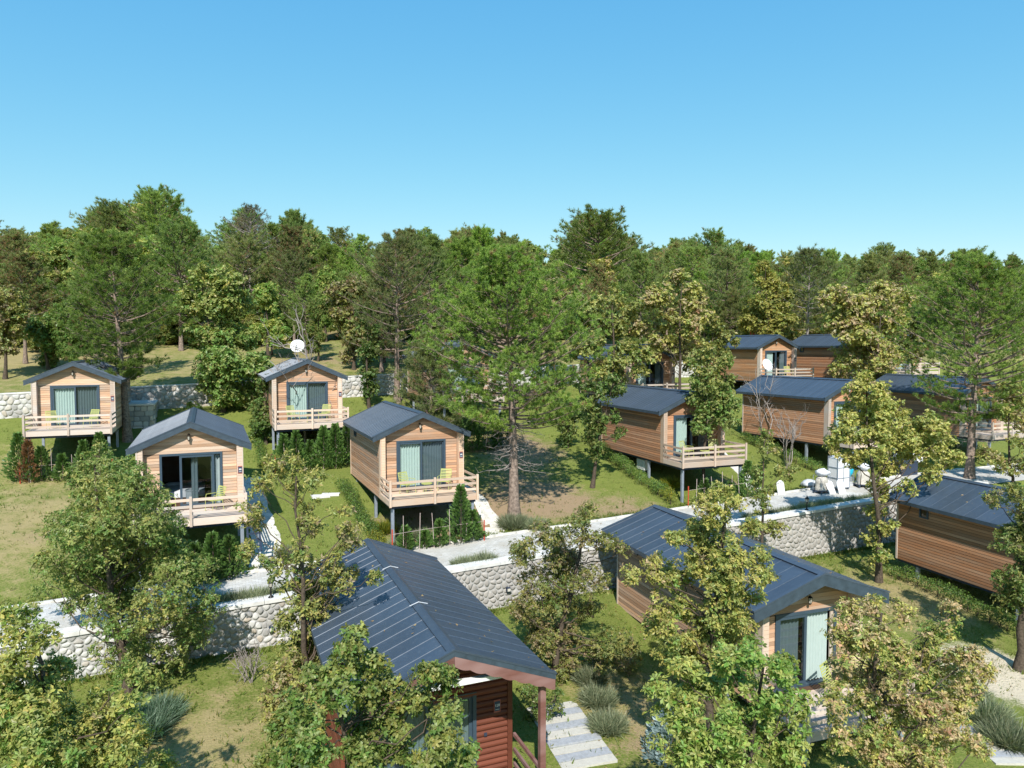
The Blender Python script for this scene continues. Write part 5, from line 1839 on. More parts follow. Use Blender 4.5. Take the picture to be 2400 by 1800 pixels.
fr = np.random.default_rng(77)
NF = 0
for (s0, s1, step, jit) in ((54, 54, 8, 1.5), (62, 62, 6.5, 2), (70, 70, 5.4, 2), (77, 77, 4.6, 1.8), (83, 83, 4.4, 1.8), (90, 90, 4.6, 2), (98, 98, 4.8, 2.5), (108, 108, 5.4, 3), (120, 120, 6, 3), (136, 136, 7, 4), (155, 155, 8, 4), (180, 180, 9, 4), (80.5, 1, 5.2, 1.5), (73, 1, 5.5, 1.5), (67, 1, 9, 2), (94, 1, 5.6, 2), (104, 1, 6, 2), (116, 1, 6.5, 2)):
    for r in np.arange(-75, 150, step):
        rr = r + fr.uniform(-jit, jit)
        ss = s0 + fr.uniform(-jit, jit)
        x, y = xy(rr, ss)
        if y < 40:
            continue
        u = CU + FPX * x / y
        if not -140 < u < 2540:
            continue
        if s1 != 1 and ss < 66 and u < 1560 and not (870 < u < 1480) and (u < 480 and ss < 60 or fr.uniform() < .6):
            continue                                         # the open upper lawn behind the left cabins
        if s1 != 1 and ss < 74 and u < 900 and fr.uniform() < .35:
            continue
        if 50 < ss < 60 and 1480 < u < 2300 and fr.uniform() < .25:
            continue
        gzv = gz(x, y)
        if s1 == 1:
            k = fr.integers(0, len(OO))
            lab = 'low %s oak in the %s forest undergrowth %s' % (OWORD[k], 'front' if s0 < 70 else ('second' if s0 < 78 else ('third' if s0 < 90 else ('fourth' if s0 < 100 else 'deep'))), place_word(u))
            tree_copy('oak_tree', OO[k], (x, y, gzv - .8), fr.uniform(4.2, 6.2), fr.uniform(1.3, 1.7), fr.uniform(0, 6.28), lab, lab, [fr.uniform(.9, 1.2)] * 3)
            continue
        sv = float(np.interp(u, SKY_U, SKY_V))
        if s0 >= 90:
            v = sv + fr.uniform(-6, 40)
        elif s0 >= 77:
            v = sv + abs(fr.normal(0, 60)) + 5
        else:
            v = sv + fr.uniform(35, 170)
        H = atd(u, v, y)[2] - gzv
        pineish = fr.uniform() < (.72 if s0 >= 77 else .55)
        H = float(np.clip(H, 5.0 if not pineish else 6.5, 17))
        row = 'front rows' if s0 < 77 else ('middle rows' if s0 < 95 else 'back rows')
        size = 'tall' if H > 12 else ('short' if H < 9 else 'medium')
        if pineish:
            k = fr.integers(0, len(PP))
            lab = '%s %s forest pine, %s, %s' % (size, PWORD[k], row, place_word(u))
            tree_copy('pine_tree', PP[k], (x, y, gzv), H, fr.uniform(.85, 1.12), fr.uniform(0, 6.28), lab, lab, [fr.uniform(1.0, 1.35)] * 3)
        else:
            k = fr.integers(0, len(OO))
            H = min(H, 10.5) if s0 < 90 else min(H, 13)
            lab = '%s %s forest oak, %s, %s' % (size, OWORD[k], row, place_word(u))
            tree_copy('oak_tree', OO[k], (x, y, gzv), H, fr.uniform(.85, 1.15), fr.uniform(0, 6.28), lab, lab, [fr.uniform(1.0, 1.35)] * 3)
        NF += 1


for (u, v, tv, k, wd_, lab) in ((60, 852, 600, 'P4', 1.0, 'brown tinged pine on the upper lawn near the left edge'), (225, 838, 560, 'P3', 1.0, 'dense pine on the upper lawn behind the far left cabin'),
                                (323, 884, 640, 'P1', .8, 'pale stemmed pine just right of the tall leaning pine'), (425, 822, 540, 'P5', 1.0, 'pine with pale stem on the upper lawn behind the open cabin'),
                                (690, 805, 600, 'P1', .9, 'pine on the upper lawn right of the small dark oak'), (745, 848, 690, 'O0', .8, 'olive oak on the upper lawn above the dish cabin'),
                                (900, 850, 640, 'O2', .8, 'dark green oak beside the rough pine trunk'), (1010, 860, 570, 'P3', 1.0, 'dense pine behind the hidden cabin'), (1085, 840, 560, 'P0', 1.0, 'bright pine behind the large pine crown'),
                                (165, 868, 700, 'O2', .8, 'dark green oak behind the roof of the far left cabin'), (1500, 850, 600, 'P3', .9, 'dense pine between the brown cabin and the stone wall'), (1700, 830, 590, 'P1', .9, 'olive pine behind the orange cabin roof')):
    p = gpx(u, v)
    pr = (PP if k[0] == 'P' else OO)[int(k[1])]
    tree_copy('pine_tree' if k[0] == 'P' else 'oak_tree', pr, p, float(atd(u, tv, p[1])[2] - p[2]), wd_, u * .7, lab, None, (1, 1, 1))


def sky_pine(u, v, d, pr, wide, label, tint=(1, 1, 1)):
    p = atd(u, 800, d)
    g = gz(p[0], p[1])
    tree_copy('pine_tree', pr, (p[0], p[1], g), atd(u, v + 32, d)[2] - g, wide, u * .37, label, None, tint)


sky_pine(380, 434, 76, PP[5], 1.05, 'tallest pine of the skyline, upper left', (1.0, 1.02, .95))
sky_pine(275, 448, 78, PP[1], 1.0, 'pine on the skyline just left of the tallest one', (.95, 1, .9))
sky_pine(1400, 478, 74, PP[5], 1.2, 'broad dome shaped pine on the skyline right of centre', (.95, .98, .9))
sky_pine(1130, 503, 72, PP[0], .85, 'bright green pine tip on the skyline above the large pine', (1.05, 1.1, .95))
sky_pine(965, 506, 86, PP[2], .9, 'narrow pale pine tip on the skyline left of centre')
sky_pine(695, 470, 88, PP[3], .9, 'pine tip on the skyline right of the dry tree')
_p = atd(590, 800, 78)
pine('tall dry pine with thin grey crown on the left skyline', (_p[0], _p[1], gz(_p[0], _p[1])), float(atd(590, 484, 78)[2] - gz(_p[0], _p[1])), 6.0, 3.0, 61, k=8, wd=.045, tl=.26, whorl=.6, per=5, sub=6, ntuft=2, cols=((.20, .19, .13), (.16, .17, .10)), r0=.2, dead=6, bark=M['twig'], twigw=1.6)


# ------------------------------------------------------------------ shrubs and hedges
def scatter_leaves(mb, C, Nn, ln, shape, cols, rg, flat=.5):
    n = len(C)
    D = unit(np.cross(Nn, rg.normal(0, 1, (n, 3))) + Nn * rg.uniform(0, .8, (n, 1)))
    pick = np.array(cols)[rg.integers(0, len(cols), n)] * rg.uniform(.7, 1.3, (n, 1))
    leaves(mb, C, D, unit(Nn + rg.normal(0, .4, (n, 3))), ln * rg.uniform(.7, 1.2, n), shape, pick, rg)


LAUREL = ((.10, .19, .035), (.14, .245, .048), (.065, .13, .03), (.19, .27, .055))
LIMEY = ((.12, .17, .02), (.20, .23, .03), (.30, .27, .03))


def hedge(label, a, b, w, h, seed, leaf=.075, cols=LAUREL, dens=170, name='hedge', gap=0):
    rg = np.random.default_rng(seed)
    a, b = np.array(a[:2]), np.array(b[:2])
    ln = np.linalg.norm(b - a)
    mb, st = MB(), MB()
    n = int(ln / .42)
    for i in range(n):
        c = a + (b - a) * (i + .5) / n + rg.normal(0, .05, 2)
        hh = h * rg.uniform(.7, 1.2)
        ww = w * rg.uniform(.8, 1.15)
        z = gz(*c)
        m = int(dens * (ww / .5) * (hh / .5))
        nn = unit(rg.normal(0, 1, (m, 3)))
        nn[:, 2] = np.abs(nn[:, 2]) * .9 - .15
        C = np.array([c[0], c[1], z + hh * .45]) + nn * np.array([ww * .55, ww * .55, hh * .55]) * rg.uniform(.55, 1.1, (m, 1))
        scatter_leaves(mb, C, nn, leaf, HEXLEAF, cols if i < n - 2 or cols is not LAUREL else LIMEY, rg)
        for k in range(3):
            st.tube([(c[0], c[1], z - .03), (*(c + rg.normal(0, .1, 2)), z + hh * .8)], [.012, .005], 4, cap=False)
    o = np.array([*((a + b) / 2), gz(*((a + b) / 2))])
    root = thing(name, label, 'hedge', o)
    for q, nm, mt in ((mb, 'foliage', M['leaf']), (st, 'stems', M['bark_oak'])):
        q.v = [v - o for v in q.v]
        oo = q.build(nm, mt, root)
        if nm == 'stems':
            oo['kind'] = 'stuff'


def cab_pt(key, x, y):
    p = on_cabin(key, x, y, 0)
    return (p[0], p[1])


hedge('low laurel hedge along the left side of the cabin left of the large pine', cab_pt('D', -2.55, 5.2), cab_pt('D', -2.35, -1.6), .65, .75, 61)
hedge('low laurel hedge along the left side of the brown cabin with the oak', cab_pt('I', -2.55, 6.2), cab_pt('I', -2.45, -1.9), .7, .8, 62)
hedge('low laurel hedge along the brown cabin behind the bare shrub', cab_pt('J', -2.5, 6.0), cab_pt('J', -2.4, -2.2), .7, .8, 63)
hedge('dark laurel hedge along the cabin at the right edge', cab_pt('N', -2.6, 6.6), cab_pt('N', -2.5, -4.0), .7, .75, 64)
hedge('short laurel hedge left of the cabin with the dish', cab_pt('C', -2.5, 2.5), cab_pt('C', -2.4, -2.0), .6, .6, 65)
hedge('laurel hedge beside the far left cabin with yellow leaves', cab_pt('A', -2.3, .4), cab_pt('A', -2.2, -1.9), .6, .7, 66)


def conifer(label, base, H, W_, seed, cols=((.055, .115, .028), (.085, .160, .036), (.12, .20, .05)), n=900, name='cypress', spray=.16, group=None, cat='shrub'):
    """small cypress: stem and upright flat sprays in a narrow cone"""
    rg = np.random.default_rng(seed)
    mb = MB()
    f = rg.uniform(0, 1, n) ** .8
    prof = W_ * np.clip(np.minimum((1.02 - f) * 1.25, .35 + f * 4), .03, 1)
    a = rg.uniform(0, 6.28, n)
    rr = prof * rg.uniform(.45, 1.05, n) * (1 + .25 * np.sin(a * 3 + f * 9))
    C = np.stack([rr * np.cos(a), rr * np.sin(a), f * H * .95], 1)
    D = unit(np.stack([np.cos(a) * .8, np.sin(a) * .8, rg.uniform(.3, 1.2, n)], 1))
    Nn = unit(np.stack([-np.sin(a), np.cos(a), rg.normal(0, .4, n)], 1) + rg.normal(0, .4, (n, 3)))
    pick = np.array(cols)[rg.integers(0, len(cols), n)] * rg.uniform(.7, 1.3, (n, 1))
    leaves(mb, C, D, Nn, spray * rg.uniform(.6, 1.5, n), HEXLEAF * np.array([1, .9]), pick, rg)
    root = thing(name, label, cat, base, 0, group)
    MB().tube([(0, 0, -.05), (.01, 0, H * .5), (0, .01, H * .93)], [.03, .02, .006], 6).build('stem', M['bark_oak'], root)
    mb.build('foliage', M['leaf'], root)


_k = 0
for (key, lst, nm) in (
        ('D', [(-1.35, -2.15, 1.0, .3), (-.55, -2.1, .7, .25), (.05, -2.2, 1.1, .32), (.95, -2.25, 2.5, .55), (1.5, -2.15, 1.3, .45)], 'below the deck left of the large pine'),
        ('C', [(-1.5, -2.2, 2.0, .6), (-.9, -2.25, 2.2, .65), (-.2, -2.2, 1.6, .5), (.5, -2.25, 2.3, .7), (1.1, -2.25, 2.4, .75), (1.75, -2.15, 2.3, .7)], 'below the deck of the dish cabin'),
        ('B', [(.1, -2.2, 1.5, .5), (.7, -2.25, 1.8, .6), (1.25, -2.2, 1.6, .55)], 'below the deck of the open cabin'),
        ('A', [(-2.05, -2.1, 2.4, .55), (-1.1, -2.2, 1.7, .5), (-.2, -2.3, 1.3, .4), (.7, -2.3, 1.9, .5), (1.4, -2.3, 2.2, .6)], 'below the deck of the far left cabin'),
        ('I', [(-.9, -2.2, 1.2, .4), (-.2, -2.2, 1.0, .35), (.6, -2.2, .9, .3), (1.7, -2.15, 1.9, .5)], 'below the deck with the oak'),
        ('E', [(-1.2, -2.2, 2.4, .7), (-.3, -2.3, 2.2, .7), (.7, -2.2, 2.6, .75), (1.6, -2.2, 2.2, .6)], 'below the deck hidden behind the large pine')):
    words = ['first', 'second', 'third', 'fourth', 'fifth', 'sixth']
    for i, (x, y, H, w) in enumerate(lst):
        p = cab_pt(key, x, y)
        conifer('green young cypress, %s from the left %s' % (words[i], nm), (p[0], p[1], gz(*p)), H, w, 300 + _k, n=int(500 + 500 * H * w), group='young cypresses under the decks')
        _k += 1
p = cab_pt('A', -1.6, -2.3)
conifer('dead rust brown cypress below the deck of the far left cabin', (p[0], p[1], gz(*p)), 2.1, .42, 399, ((.22, .11, .05), (.30, .16, .08), (.16, .08, .04)), 700)
p = gpx(1575, 1792)
conifer('silver blue young spruce at the bottom edge', (p[0], p[1], p[2]), 1.7, .75, 400, ((.22, .30, .33), (.30, .38, .40), (.16, .23, .26)), 1500, 'blue_spruce', .13)
p = atd(1640, 1790, 15.0)
conifer('smaller silver blue spruce right of the first one', (p[0], p[1], gz(p[0], p[1])), 1.3, .55, 401, ((.22, .30, .33), (.30, .38, .40), (.16, .23, .26)), 900, 'blue_spruce', .13)


def tuft_bush(label, base, w, h, seed, cols, n=420, name='lavender_bush', group=None, blade=.34):
    rg = np.random.default_rng(seed)
    n = int(n * 2.6)
    mb = MB()
    a = rg.uniform(0, 6.28, n)
    q = rg.uniform(0, 1, n) ** .5
    C = np.stack([w * .42 * q * np.cos(a), w * .42 * q * np.sin(a), rg.uniform(0, .5, n) * h * (1 - .5 * q)], 1)
    D = np.stack([np.cos(a) * q * .9, np.sin(a) * q * .9, np.ones(n) * .8], 1) + rg.normal(0, .42, (n, 3))
    pick = np.array(cols)[rg.integers(0, len(cols), n)] * rg.uniform(.7, 1.3, (n, 1))
    S = np.array([(0, -.035), (1, 0), (0, .035)])
    leaves(mb, C, D, unit(rg.normal(0, 1, (n, 3))), h * rg.uniform(.5, 1.0, n), S, pick, rg)
    tag(mb.build(name, M['leaf'], None, base), label, 'shrub', group)


LAV = ((.19, .225, .135), (.24, .27, .165), (.14, .175, .10), (.30, .31, .19))
k = 0
for (u0, u1, v0, v1, nn, lab) in ((505, 610, 1420, 1398, 5, 'along the wall coping left of the slate blue roof'), (620, 690, 1397, 1383, 3, 'behind the wall lantern at left'),
                                  (1068, 1150, 1318, 1305, 3, 'on the wall edge right of the slate blue roof'),
                                  (1745, 1980, 1222, 1172, 9, 'along the wall coping by the road at right'), (1990, 2060, 1170, 1160, 3, 'beside the road at right')):
    for i in range(nn):
        t = (i + .5) / nn
        a = atd(u0 + (u1 - u0) * t, v0 + (v1 - v0) * t, 28)
        rr0, _s = rs(a[0], a[1])
        # walk along the line of sight to the planting strip behind the coping
        best = None
        for dd in np.arange(17, 45, .1):
            q = atd(u0 + (u1 - u0) * t, v0 + (v1 - v0) * t, dd)
            r_, s_ = rs(q[0], q[1])
            if s_ >= 24.72:
                best = xy(r_, 24.72)
                break
        if best is None:
            continue
        tuft_bush('lavender bush, number %s %s' % (['one', 'two', 'three', 'four', 'five', 'six', 'seven', 'eight', 'nine'][i], lab), (best[0], best[1], gz(*best)), RNG.uniform(.6, .9), RNG.uniform(.35, .5), 500 + k, LAV, 380, group='lavender along the wall')
        k += 1
for (u, v, w, h, lab) in ((1205, 1236, 1.3, .6, 'grey green lavender bush at the foot of the large pine'), (1255, 1240, .9, .5, 'smaller lavender bush right of the large pine trunk'),
                          (990, 1262, .9, .4, 'low lavender below the deck left of the large pine'), (1085, 1252, .9, .45, 'low lavender by the red post and stone path'), (935, 1285, .8, .4, 'low lavender beside the road under the deck corner'),
                          (505, 1340, .9, .4, 'low lavender beside the road under the open cabin'), (545, 1338, .8, .4, 'second low lavender under the open cabin near its post'),
                          (680, 1310, .8, .5, 'lavender at the corner of the white path'),
                          (1385, 1600, .9, .48, 'grey green bush beside the banded path, upper one'), (1405, 1650, .9, .48, 'grey green bush beside the banded path, middle one'), (1425, 1710, .9, .46, 'grey green bush beside the banded path, lower one'),
                          (365, 1690, 1.2, .6, 'rounded blue green bush on the lower left lawn'), (325, 1730, 1.2, .6, 'second blue green bush on the lower left lawn'),
                          (2310, 1690, 1.1, .6, 'dark lavender beside the path at lower right'), (2360, 1745, 1.1, .6, 'second dark lavender beside the path at lower right'), (2260, 1640, 1.0, .6, 'third dark lavender beside the path at lower right'),
                          (1590, 1258, .8, .4, 'low plant by the road below the steel post')):
    p = gpx(u, v)
    tuft_bush(lab, p, w, h, 600 + k, LAV if u != 365 and u != 325 else ((.11, .17, .11), (.15, .21, .145), (.08, .13, .08)), 700)
    k += 1
for (u, v, lab) in ((1575, 1142, 'yellow leaved shrub at the end of the laurel hedge'), (900, 1248, 'yellow green shrub at the corner of the hedge under the deck')):
    p = gpx(u, v)
    tuft_bush(lab, p, .9, .55, 650 + k, LIMEY, 420, 'yellow_shrub')
    k += 1
p = gpx(1310, 1690)
oak_px('dark green shrub between the porch post and the banded path', 19, 1262, [(1250, 1620, 30), (1275, 1660, 34), (1240, 1700, 30), (1265, 1740, 36), (1300, 1640, 24)], GRN, 66, .09, 20, 6, name='shrub', r0=.05, tint=(.85, .85, .85))


# short grass on the lawns, one uncountable mass
def grass():
    rg = np.random.default_rng(90)
    n = 60000
    r = rg.uniform(-32, 44, n)
    s = np.concatenate([rg.uniform(13, 23.8, n // 2), rg.uniform(28.2, 50, n - n // 2)])
    x, y = xy(r, s)
    u = CU + FPX * x / np.maximum(y, 1)
    ok = (u > -60) & (u < 2460) & (y > 14)
    pn = np.sin(x * .7 + 1.7 * np.sin(y * .45)) * np.sin(y * .8 + x * .35)
    ok &= rg.uniform(-.6, 1, n) < pn + .5
    x, y, r, s = x[ok], y[ok], r[ok], s[ok]
    m = 5200                                   # ragged tufts at the foot of the wall, along the kerb and the path edges
    r2 = rg.uniform(-20, 40, m)
    s2 = np.where(rg.uniform(0, 1, m) < .5, 23.85 - np.abs(rg.normal(0, .18, m)), 27.95 + np.abs(rg.normal(0, .22, m)))
    x2, y2 = xy(r2, s2)
    r, s, x, y = np.concatenate([r, r2]), np.concatenate([s, s2]), np.concatenate([x, x2]), np.concatenate([y, y2])
    z = ground_rs(r, s)
    n = len(x)
    tall = np.repeat(np.concatenate([np.where(rg.uniform(0, 1, n - m) < .12, 2.2, 1.0), rg.uniform(1.2, 2.6, m)]), 4)
    C = np.repeat(np.stack([x, y, z - .01], 1), 4, 0) + rg.normal(0, .05, (n * 4, 3)) * np.array([1, 1, 0])
    D = np.stack([rg.normal(0, .5, n * 4), rg.normal(0, .5, n * 4), np.ones(n * 4)], 1)
    cols = np.array(((.075, .125, .018), (.115, .165, .026), (.19, .185, .055)))[rg.integers(0, 3, n * 4)] * rg.uniform(.8, 1.2, (n * 4, 1))
    S = np.array([(0, -.13), (1, 0), (0, .13)])
    mb = MB()
    leaves(mb, C, D, unit(rg.normal(0, 1, (n * 4, 3))), rg.uniform(.04, .10, n * 4) * tall, S, cols, rg)
    o = mb.build('grass', M['leaf'])
    o['kind'] = 'stuff'
    o['label'] = 'short patchy grass growing on the sloping lawns'
    o['category'] = 'grass'


grass()


def fallen_leaves():
    rg = np.random.default_rng(91)
    n = 9000
    r = rg.uniform(-30, 42, n)
    s = np.concatenate([rg.uniform(13, 23.7, n // 2), rg.uniform(24.5, 50, n - n // 2)])
    x, y = xy(r, s)
    u = CU + FPX * x / np.maximum(y, 1)
    ok = (u > -40) & (u < 2440) & (y > 14) & (rg.uniform(0, 1, n) < .5 + .5 * np.sin(x * .9) * np.sin(y * .7))
    C = np.stack([x[ok], y[ok], ground_rs(r[ok], s[ok]) + .03], 1)
    for key, eh, ez, rz, y0, y1, m in (('O', 2.2, 3.157, 4.035, -1.7, 6.9, 90), ('M', 2.2, 2.6, 3.36, -.2, 8.2, 70), ('N', 2.1, 2.35, 3.25, 0, 6.9, 50)):
        lx = rg.choice([-1, 1], m) * eh * rg.uniform(.03, 1, m) ** .7
        pts = [on_cabin(key, a, b_, rz - (rz - ez) / eh * abs(a) + .03) for a, b_ in zip(lx, rg.uniform(y0, y1, m))]
        C = np.concatenate([C, np.array([tuple(q) for q in pts])])
    n = len(C)
    D = np.stack([rg.normal(0, 1, n), rg.normal(0, 1, n), rg.normal(0, .2, n)], 1)
    cols = np.array(((.33, .22, .10), (.40, .30, .15), (.24, .15, .08)))[rg.integers(0, 3, n)]
    mb = MB()
    leaves(mb, C, D, unit(np.array([[0, 0, 1.]]) + rg.normal(0, .35, (n, 3))), rg.uniform(.05, .12, n), HEXLEAF, cols, rg)
    o = mb.build('fallen_leaves', M['leaf'])
    o['kind'] = 'stuff'
    o['label'] = 'brown fallen leaves scattered over the lawns and the road'
    o['category'] = 'leaves'


fallen_leaves()


# ------------------------------------------------------------------ lamps on the wall, wall lights
def wall_lamp(u, v, label):
    best = None
    for dd in np.arange(17, 45, .05):
        q = atd(u, v, dd)
        r_, s_ = rs(q[0], q[1])
        if s_ >= 24.16:
            best = (r_, 24.16)
            break
    x, y = xy(*best)
    z = float(ground_rs(best[0], 24.35, False)) + .28
    root = thing('garden_lantern', label, 'lamp', (x, y, z), YAW, 'black lanterns on the wall coping')
    MB().lathe([(0, 0), (.09, 0), (.09, .02), (.05, .05), (.03, .09), (.022, .3), (.05, .34), (.03, .36)], 12).build('pedestal', M['black'], root, smooth=True)
    MB().lathe([(.05, .36), (.085, .50)], 6).build('lantern_glass', M['lamp_glass'], root)
    MB().lathe([(.11, .50), (.10, .52), (.03, .60), (.015, .66), (0, .67)], 6).build('lantern_roof', M['black'], root)
    mb = MB()
    for k in range(6):
        a = k / 6 * 2 * math.pi
        mb.tube([(.05 * math.cos(a), .05 * math.sin(a), .36), (.085 * math.cos(a), .085 * math.sin(a), .50)], .007, 4)
    mb.build('lantern_cage', M['black'], root)


wall_lamp(1890, 1208, 'black lantern on the wall coping at right, near the laundry carts')
wall_lamp(635, 1402, 'black lantern on the wall coping left of the slender oak')
for (u, v, lab) in ((1192, 1382, 'small blue grey light set in the stone wall right of the log cabin'), (636, 1475, 'small dark light set in the stone wall left of the log cabin')):
    for dd in np.arange(15, 40, .05):
        q = atd(u, v, dd)
        if rs(q[0], q[1])[1] >= 23.88:
            break
    root = thing('wall_light', lab, 'lamp', q, YAW)
    MB().box(-.08, .08, -.05, .09, -.07, .07).build('housing', M['darksteel'], root)
    MB().box(-.06, .06, -.06, -.051, -.05, .05).build('lens', M['lamp_glass'], root)

# manhole cover in the road
p = gpx(1897, 1180)
root = thing('manhole_cover', 'round rusty manhole cover in the pale road', 'cover', (p[0], p[1], p[2] + .02))
MB().lathe([(0, .02), (.46, .02), (.46, .0)], 28).build('lid', M['manhole'], root)
MB().lathe([(.465, .015), (.53, .018), (.53, .0)], 28).build('rim', M['pvc'], root)


# ------------------------------------------------------------------ laundry carts and bags beside the road
def sack(mb, w, d, h, rg, o=(0, 0, 0)):
    nu, nv = 14, 8
    V = []
    for j in range(nv):
        t = j / (nv - 1)
        rr = (1 - .12 * math.sin(t * 3.1)) * (1 if t < .8 else 1 - (t - .8) * 2.2)
        for i in range(nu):
            a = i / nu * 2 * math.pi
            e = 4.0
            c, s_ = math.cos(a), math.sin(a)
            q = (abs(c) ** e + abs(s_) ** e) ** (-1 / e)
            V.append((o[0] + w / 2 * q * c * rr + rg.normal(0, .012), o[1] + d / 2 * q * s_ * rr + rg.normal(0, .012), o[2] + h * t + rg.normal(0, .01)))
    F = [(j * nu + i, j * nu + (i + 1) % nu, (j + 1) * nu + (i + 1) % nu, (j + 1) * nu + i) for j in range(nv - 1) for i in range(nu)]
    mb.add(V, F)
    mb.add(V[-nu:], [tuple(range(nu))])
    mb.add(V[:nu], [tuple(range(nu))[::-1]])
    return mb


def blob_bag(mb, w, d, h, rg, o=(0, 0, 0)):
    nu, nv = 14, 8
    V = []
    for j in range(nv):
        t = j / (nv - 1)
        rr = math.sin(max(.06, min(.97, t * .93 + .05)) * math.pi) ** .6
        for i in range(nu):
            a = i / nu * 2 * math.pi
            k = rr * (1 + .12 * math.sin(a * 3 + t * 4) + rg.normal(0, .05))
            V.append((o[0] + w / 2 * math.cos(a) * k, o[1] + d / 2 * math.sin(a) * k, o[2] + h * t + rg.normal(0, .012)))
    F = [(j * nu + i, j * nu + (i + 1) % nu, (j + 1) * nu + (i + 1) % nu, (j + 1) * nu + i) for j in range(nv - 1) for i in range(nu)]
    mb.add(V, F)
    mb.add(V[-nu:], [tuple(range(nu))])
    mb.add(V[:nu], [tuple(range(nu))[::-1]])
    return mb


def wheels(root, pts):
    for (x, y) in pts:
        mb = MB().lathe([(.0, -.025), (.07, -.025), (.075, 0), (.07, .025), (0, .025)], 14)
        mb.build('wheel', M['darksteel'], root, (x, y, .075), (math.pi / 2, 0, .4))


rgb = np.random.default_rng(5)
p = gpx(1965, 1147)
root = thing('roll_cage', 'tall mesh laundry cage full of white linen beside the road', 'cart', p, YAW)
mb = MB()
for x in (-.42, 0, .42):
    for y in (-.32, .32):
        mb.tube([(x, y, .12), (x, y, 1.75)], .018, 6)
for z in (.14, .66, 1.2, 1.72):
    for y in (-.32, .32):
        mb.tube([(-.42, y, z), (.42, y, z)], .016, 6)
    for x in (-.42, .42):
        mb.tube([(x, -.32, z), (x, .32, z)], .016, 6)
mb.build('cage_frame', M['steel'], root)
MB().box(-.40, .40, -.30, .30, .16, 1.66).build('linen', M['white'], root)
sack(MB(), .8, .6, .14, rgb, (0, 0, 1.66)).build('linen_pile', M['linen'], root, smooth=True)
wheels(root, [(-.36, -.28), (.36, -.28), (-.36, .28), (.36, .28)])
for (u, v, lab, extra) in ((1925, 1156, 'beige laundry cart with a white bag on top, left of the tall cage', True), (2022, 1142, 'beige laundry cart half hidden by the oak, right of the tall cage', True)):
    p = gpx(u, v)
    root = thing('laundry_cart', lab, 'cart', p, YAW + (.2 if u < 2000 else -.3), 'laundry carts beside the road')
    MB().box(-.38, .38, -.26, .26, .14, .19).build('platform', M['darksteel'], root)
    sack(MB(), .72, .5, .68, rgb, (0, 0, .19)).build('sack', M['tarp'], root, smooth=True)
    mb = MB()
    for x in (-.36, .36):
        mb.tube([(x, -.24, .19), (x, -.24, .95), (x, .24, .95), (x, .24, .19)], .014, 6)
    mb.build('cart_frame', M['steel'], root)
    wheels(root, [(-.32, -.22), (.32, -.22), (-.32, .22), (.32, .22)])
    q = MB()
    blob_bag(q, .85 if u < 2000 else .6, .5, .38, rgb)
    tag(q.build('laundry_bag', M['linen'], None, (p[0], p[1] - .05, p[2] + .9), (0, .1, .3), smooth=True), 'white laundry bag lying on top of the %s beige cart' % ('left' if u < 2000 else 'right'), 'bag')
p = gpx(1990, 1138)
mb = blob_bag(MB(), .42, .38, .62, rgb)
mb.tube([(0, 0, .60), (-.05, 0, .72), (-.12, .02, .76)], [.07, .05, .02], 8)
tag(mb.build('plastic_bag', M['blue_bag'], None, (p[0], p[1], p[2] + .5), smooth=True), 'turquoise tied plastic bag at the right side of the tall cage', 'bag')
root = thing('crate', 'grey low crate stack under the turquoise bag', 'crate', (p[0], p[1], p[2]), .2)
MB().box(-.2, .2, -.2, .2, 0, .24).build('lower_crate', M['pvc'], root)
MB().box(-.19, .19, -.19, .19, .244, .49).build('upper_crate', M['steel'], root)
for (u, v, tl, lab) in ((1952, 1158, -.45, 'white rounded board leaning at the foot of the tall cage, left one'), (1975, 1158, -.3, 'white rounded board leaning at the foot of the tall cage, right one'), (1832, 1160, -.2, 'white rounded board standing alone at the roadside left of the carts')):
    p = gpx(u, v)
    pts = [(-.24, 0), (.24, 0), (.26, .5)] + [(.26 * math.cos(t), .5 + .24 * math.sin(t)) for t in np.linspace(.15, math.pi - .15, 10)] + [(-.26, .5)]
    tag(MB().prism(pts[::-1], 'y', -.02, .02).build('lounger_board', M['white'], None, (p[0], p[1], p[2] + .01), (tl, 0, YAW + .1)), lab, 'board')
p = gpx(1895, 1143)
mb = blob_bag(MB(), 1.0, .6, .45, rgb)
tag(mb.build('plastic_bag', M['pvc'], None, p, (0, 0, .4), smooth=True), 'grey and white bag slumped on the grass left of the carts', 'bag')
p = gpx(2118, 1112)
root = thing('equipment_box', 'dark grey box with cover behind the oak near the lettered dish', 'box', p, YAW)
MB().box(-.6, .6, -.4, .4, .02, .75).build('body', M['darksteel'], root)
MB().box(-.63, .63, -.43, .43, .753, .8).build('cover', M['fascia'], root)


# ------------------------------------------------------------------ under and round the cabins
def ac_unit(key, x, y, rz, label):
    b = CAB[key]
    q = on_cabin(key, x, y, 0)
    g = gz(q[0], q[1])
    root = thing('air_conditioner', label, 'air conditioner', (q[0], q[1], g), b.rotation_euler[2] + rz, 'air conditioner units under the cabins')
    MB().box(-.4, .4, -.15, .15, .1, .65).build('casing', M['white'], root)
    sm = MB().box(-.33, .33, -.156, -.151, -.008, .008).mesh('louvre', M['pvc'])
    for i in range(11):
        obj('louvre', sm, root, (0, 0, .18 + i * .04))
    for x_ in (-.3, .3):
        MB().box(x_ - .04, x_ + .04, -.18, .18, 0, .1).build('foot', M['darksteel'], root)


ac_unit('N', -1.6, .8, -math.pi / 2, 'white air conditioner under the cabin at the right edge')
ac_unit('I', -1.5, 2.6, -math.pi / 2, 'white air conditioner under the brown cabin with the oak')
ac_unit('G', -1.5, 2.0, -math.pi / 2, 'white air conditioner under the orange back row cabin')
ac_unit('N', -1.7, -2.0, -math.pi / 2, 'white unit at the lower corner of the cabin at the right edge')


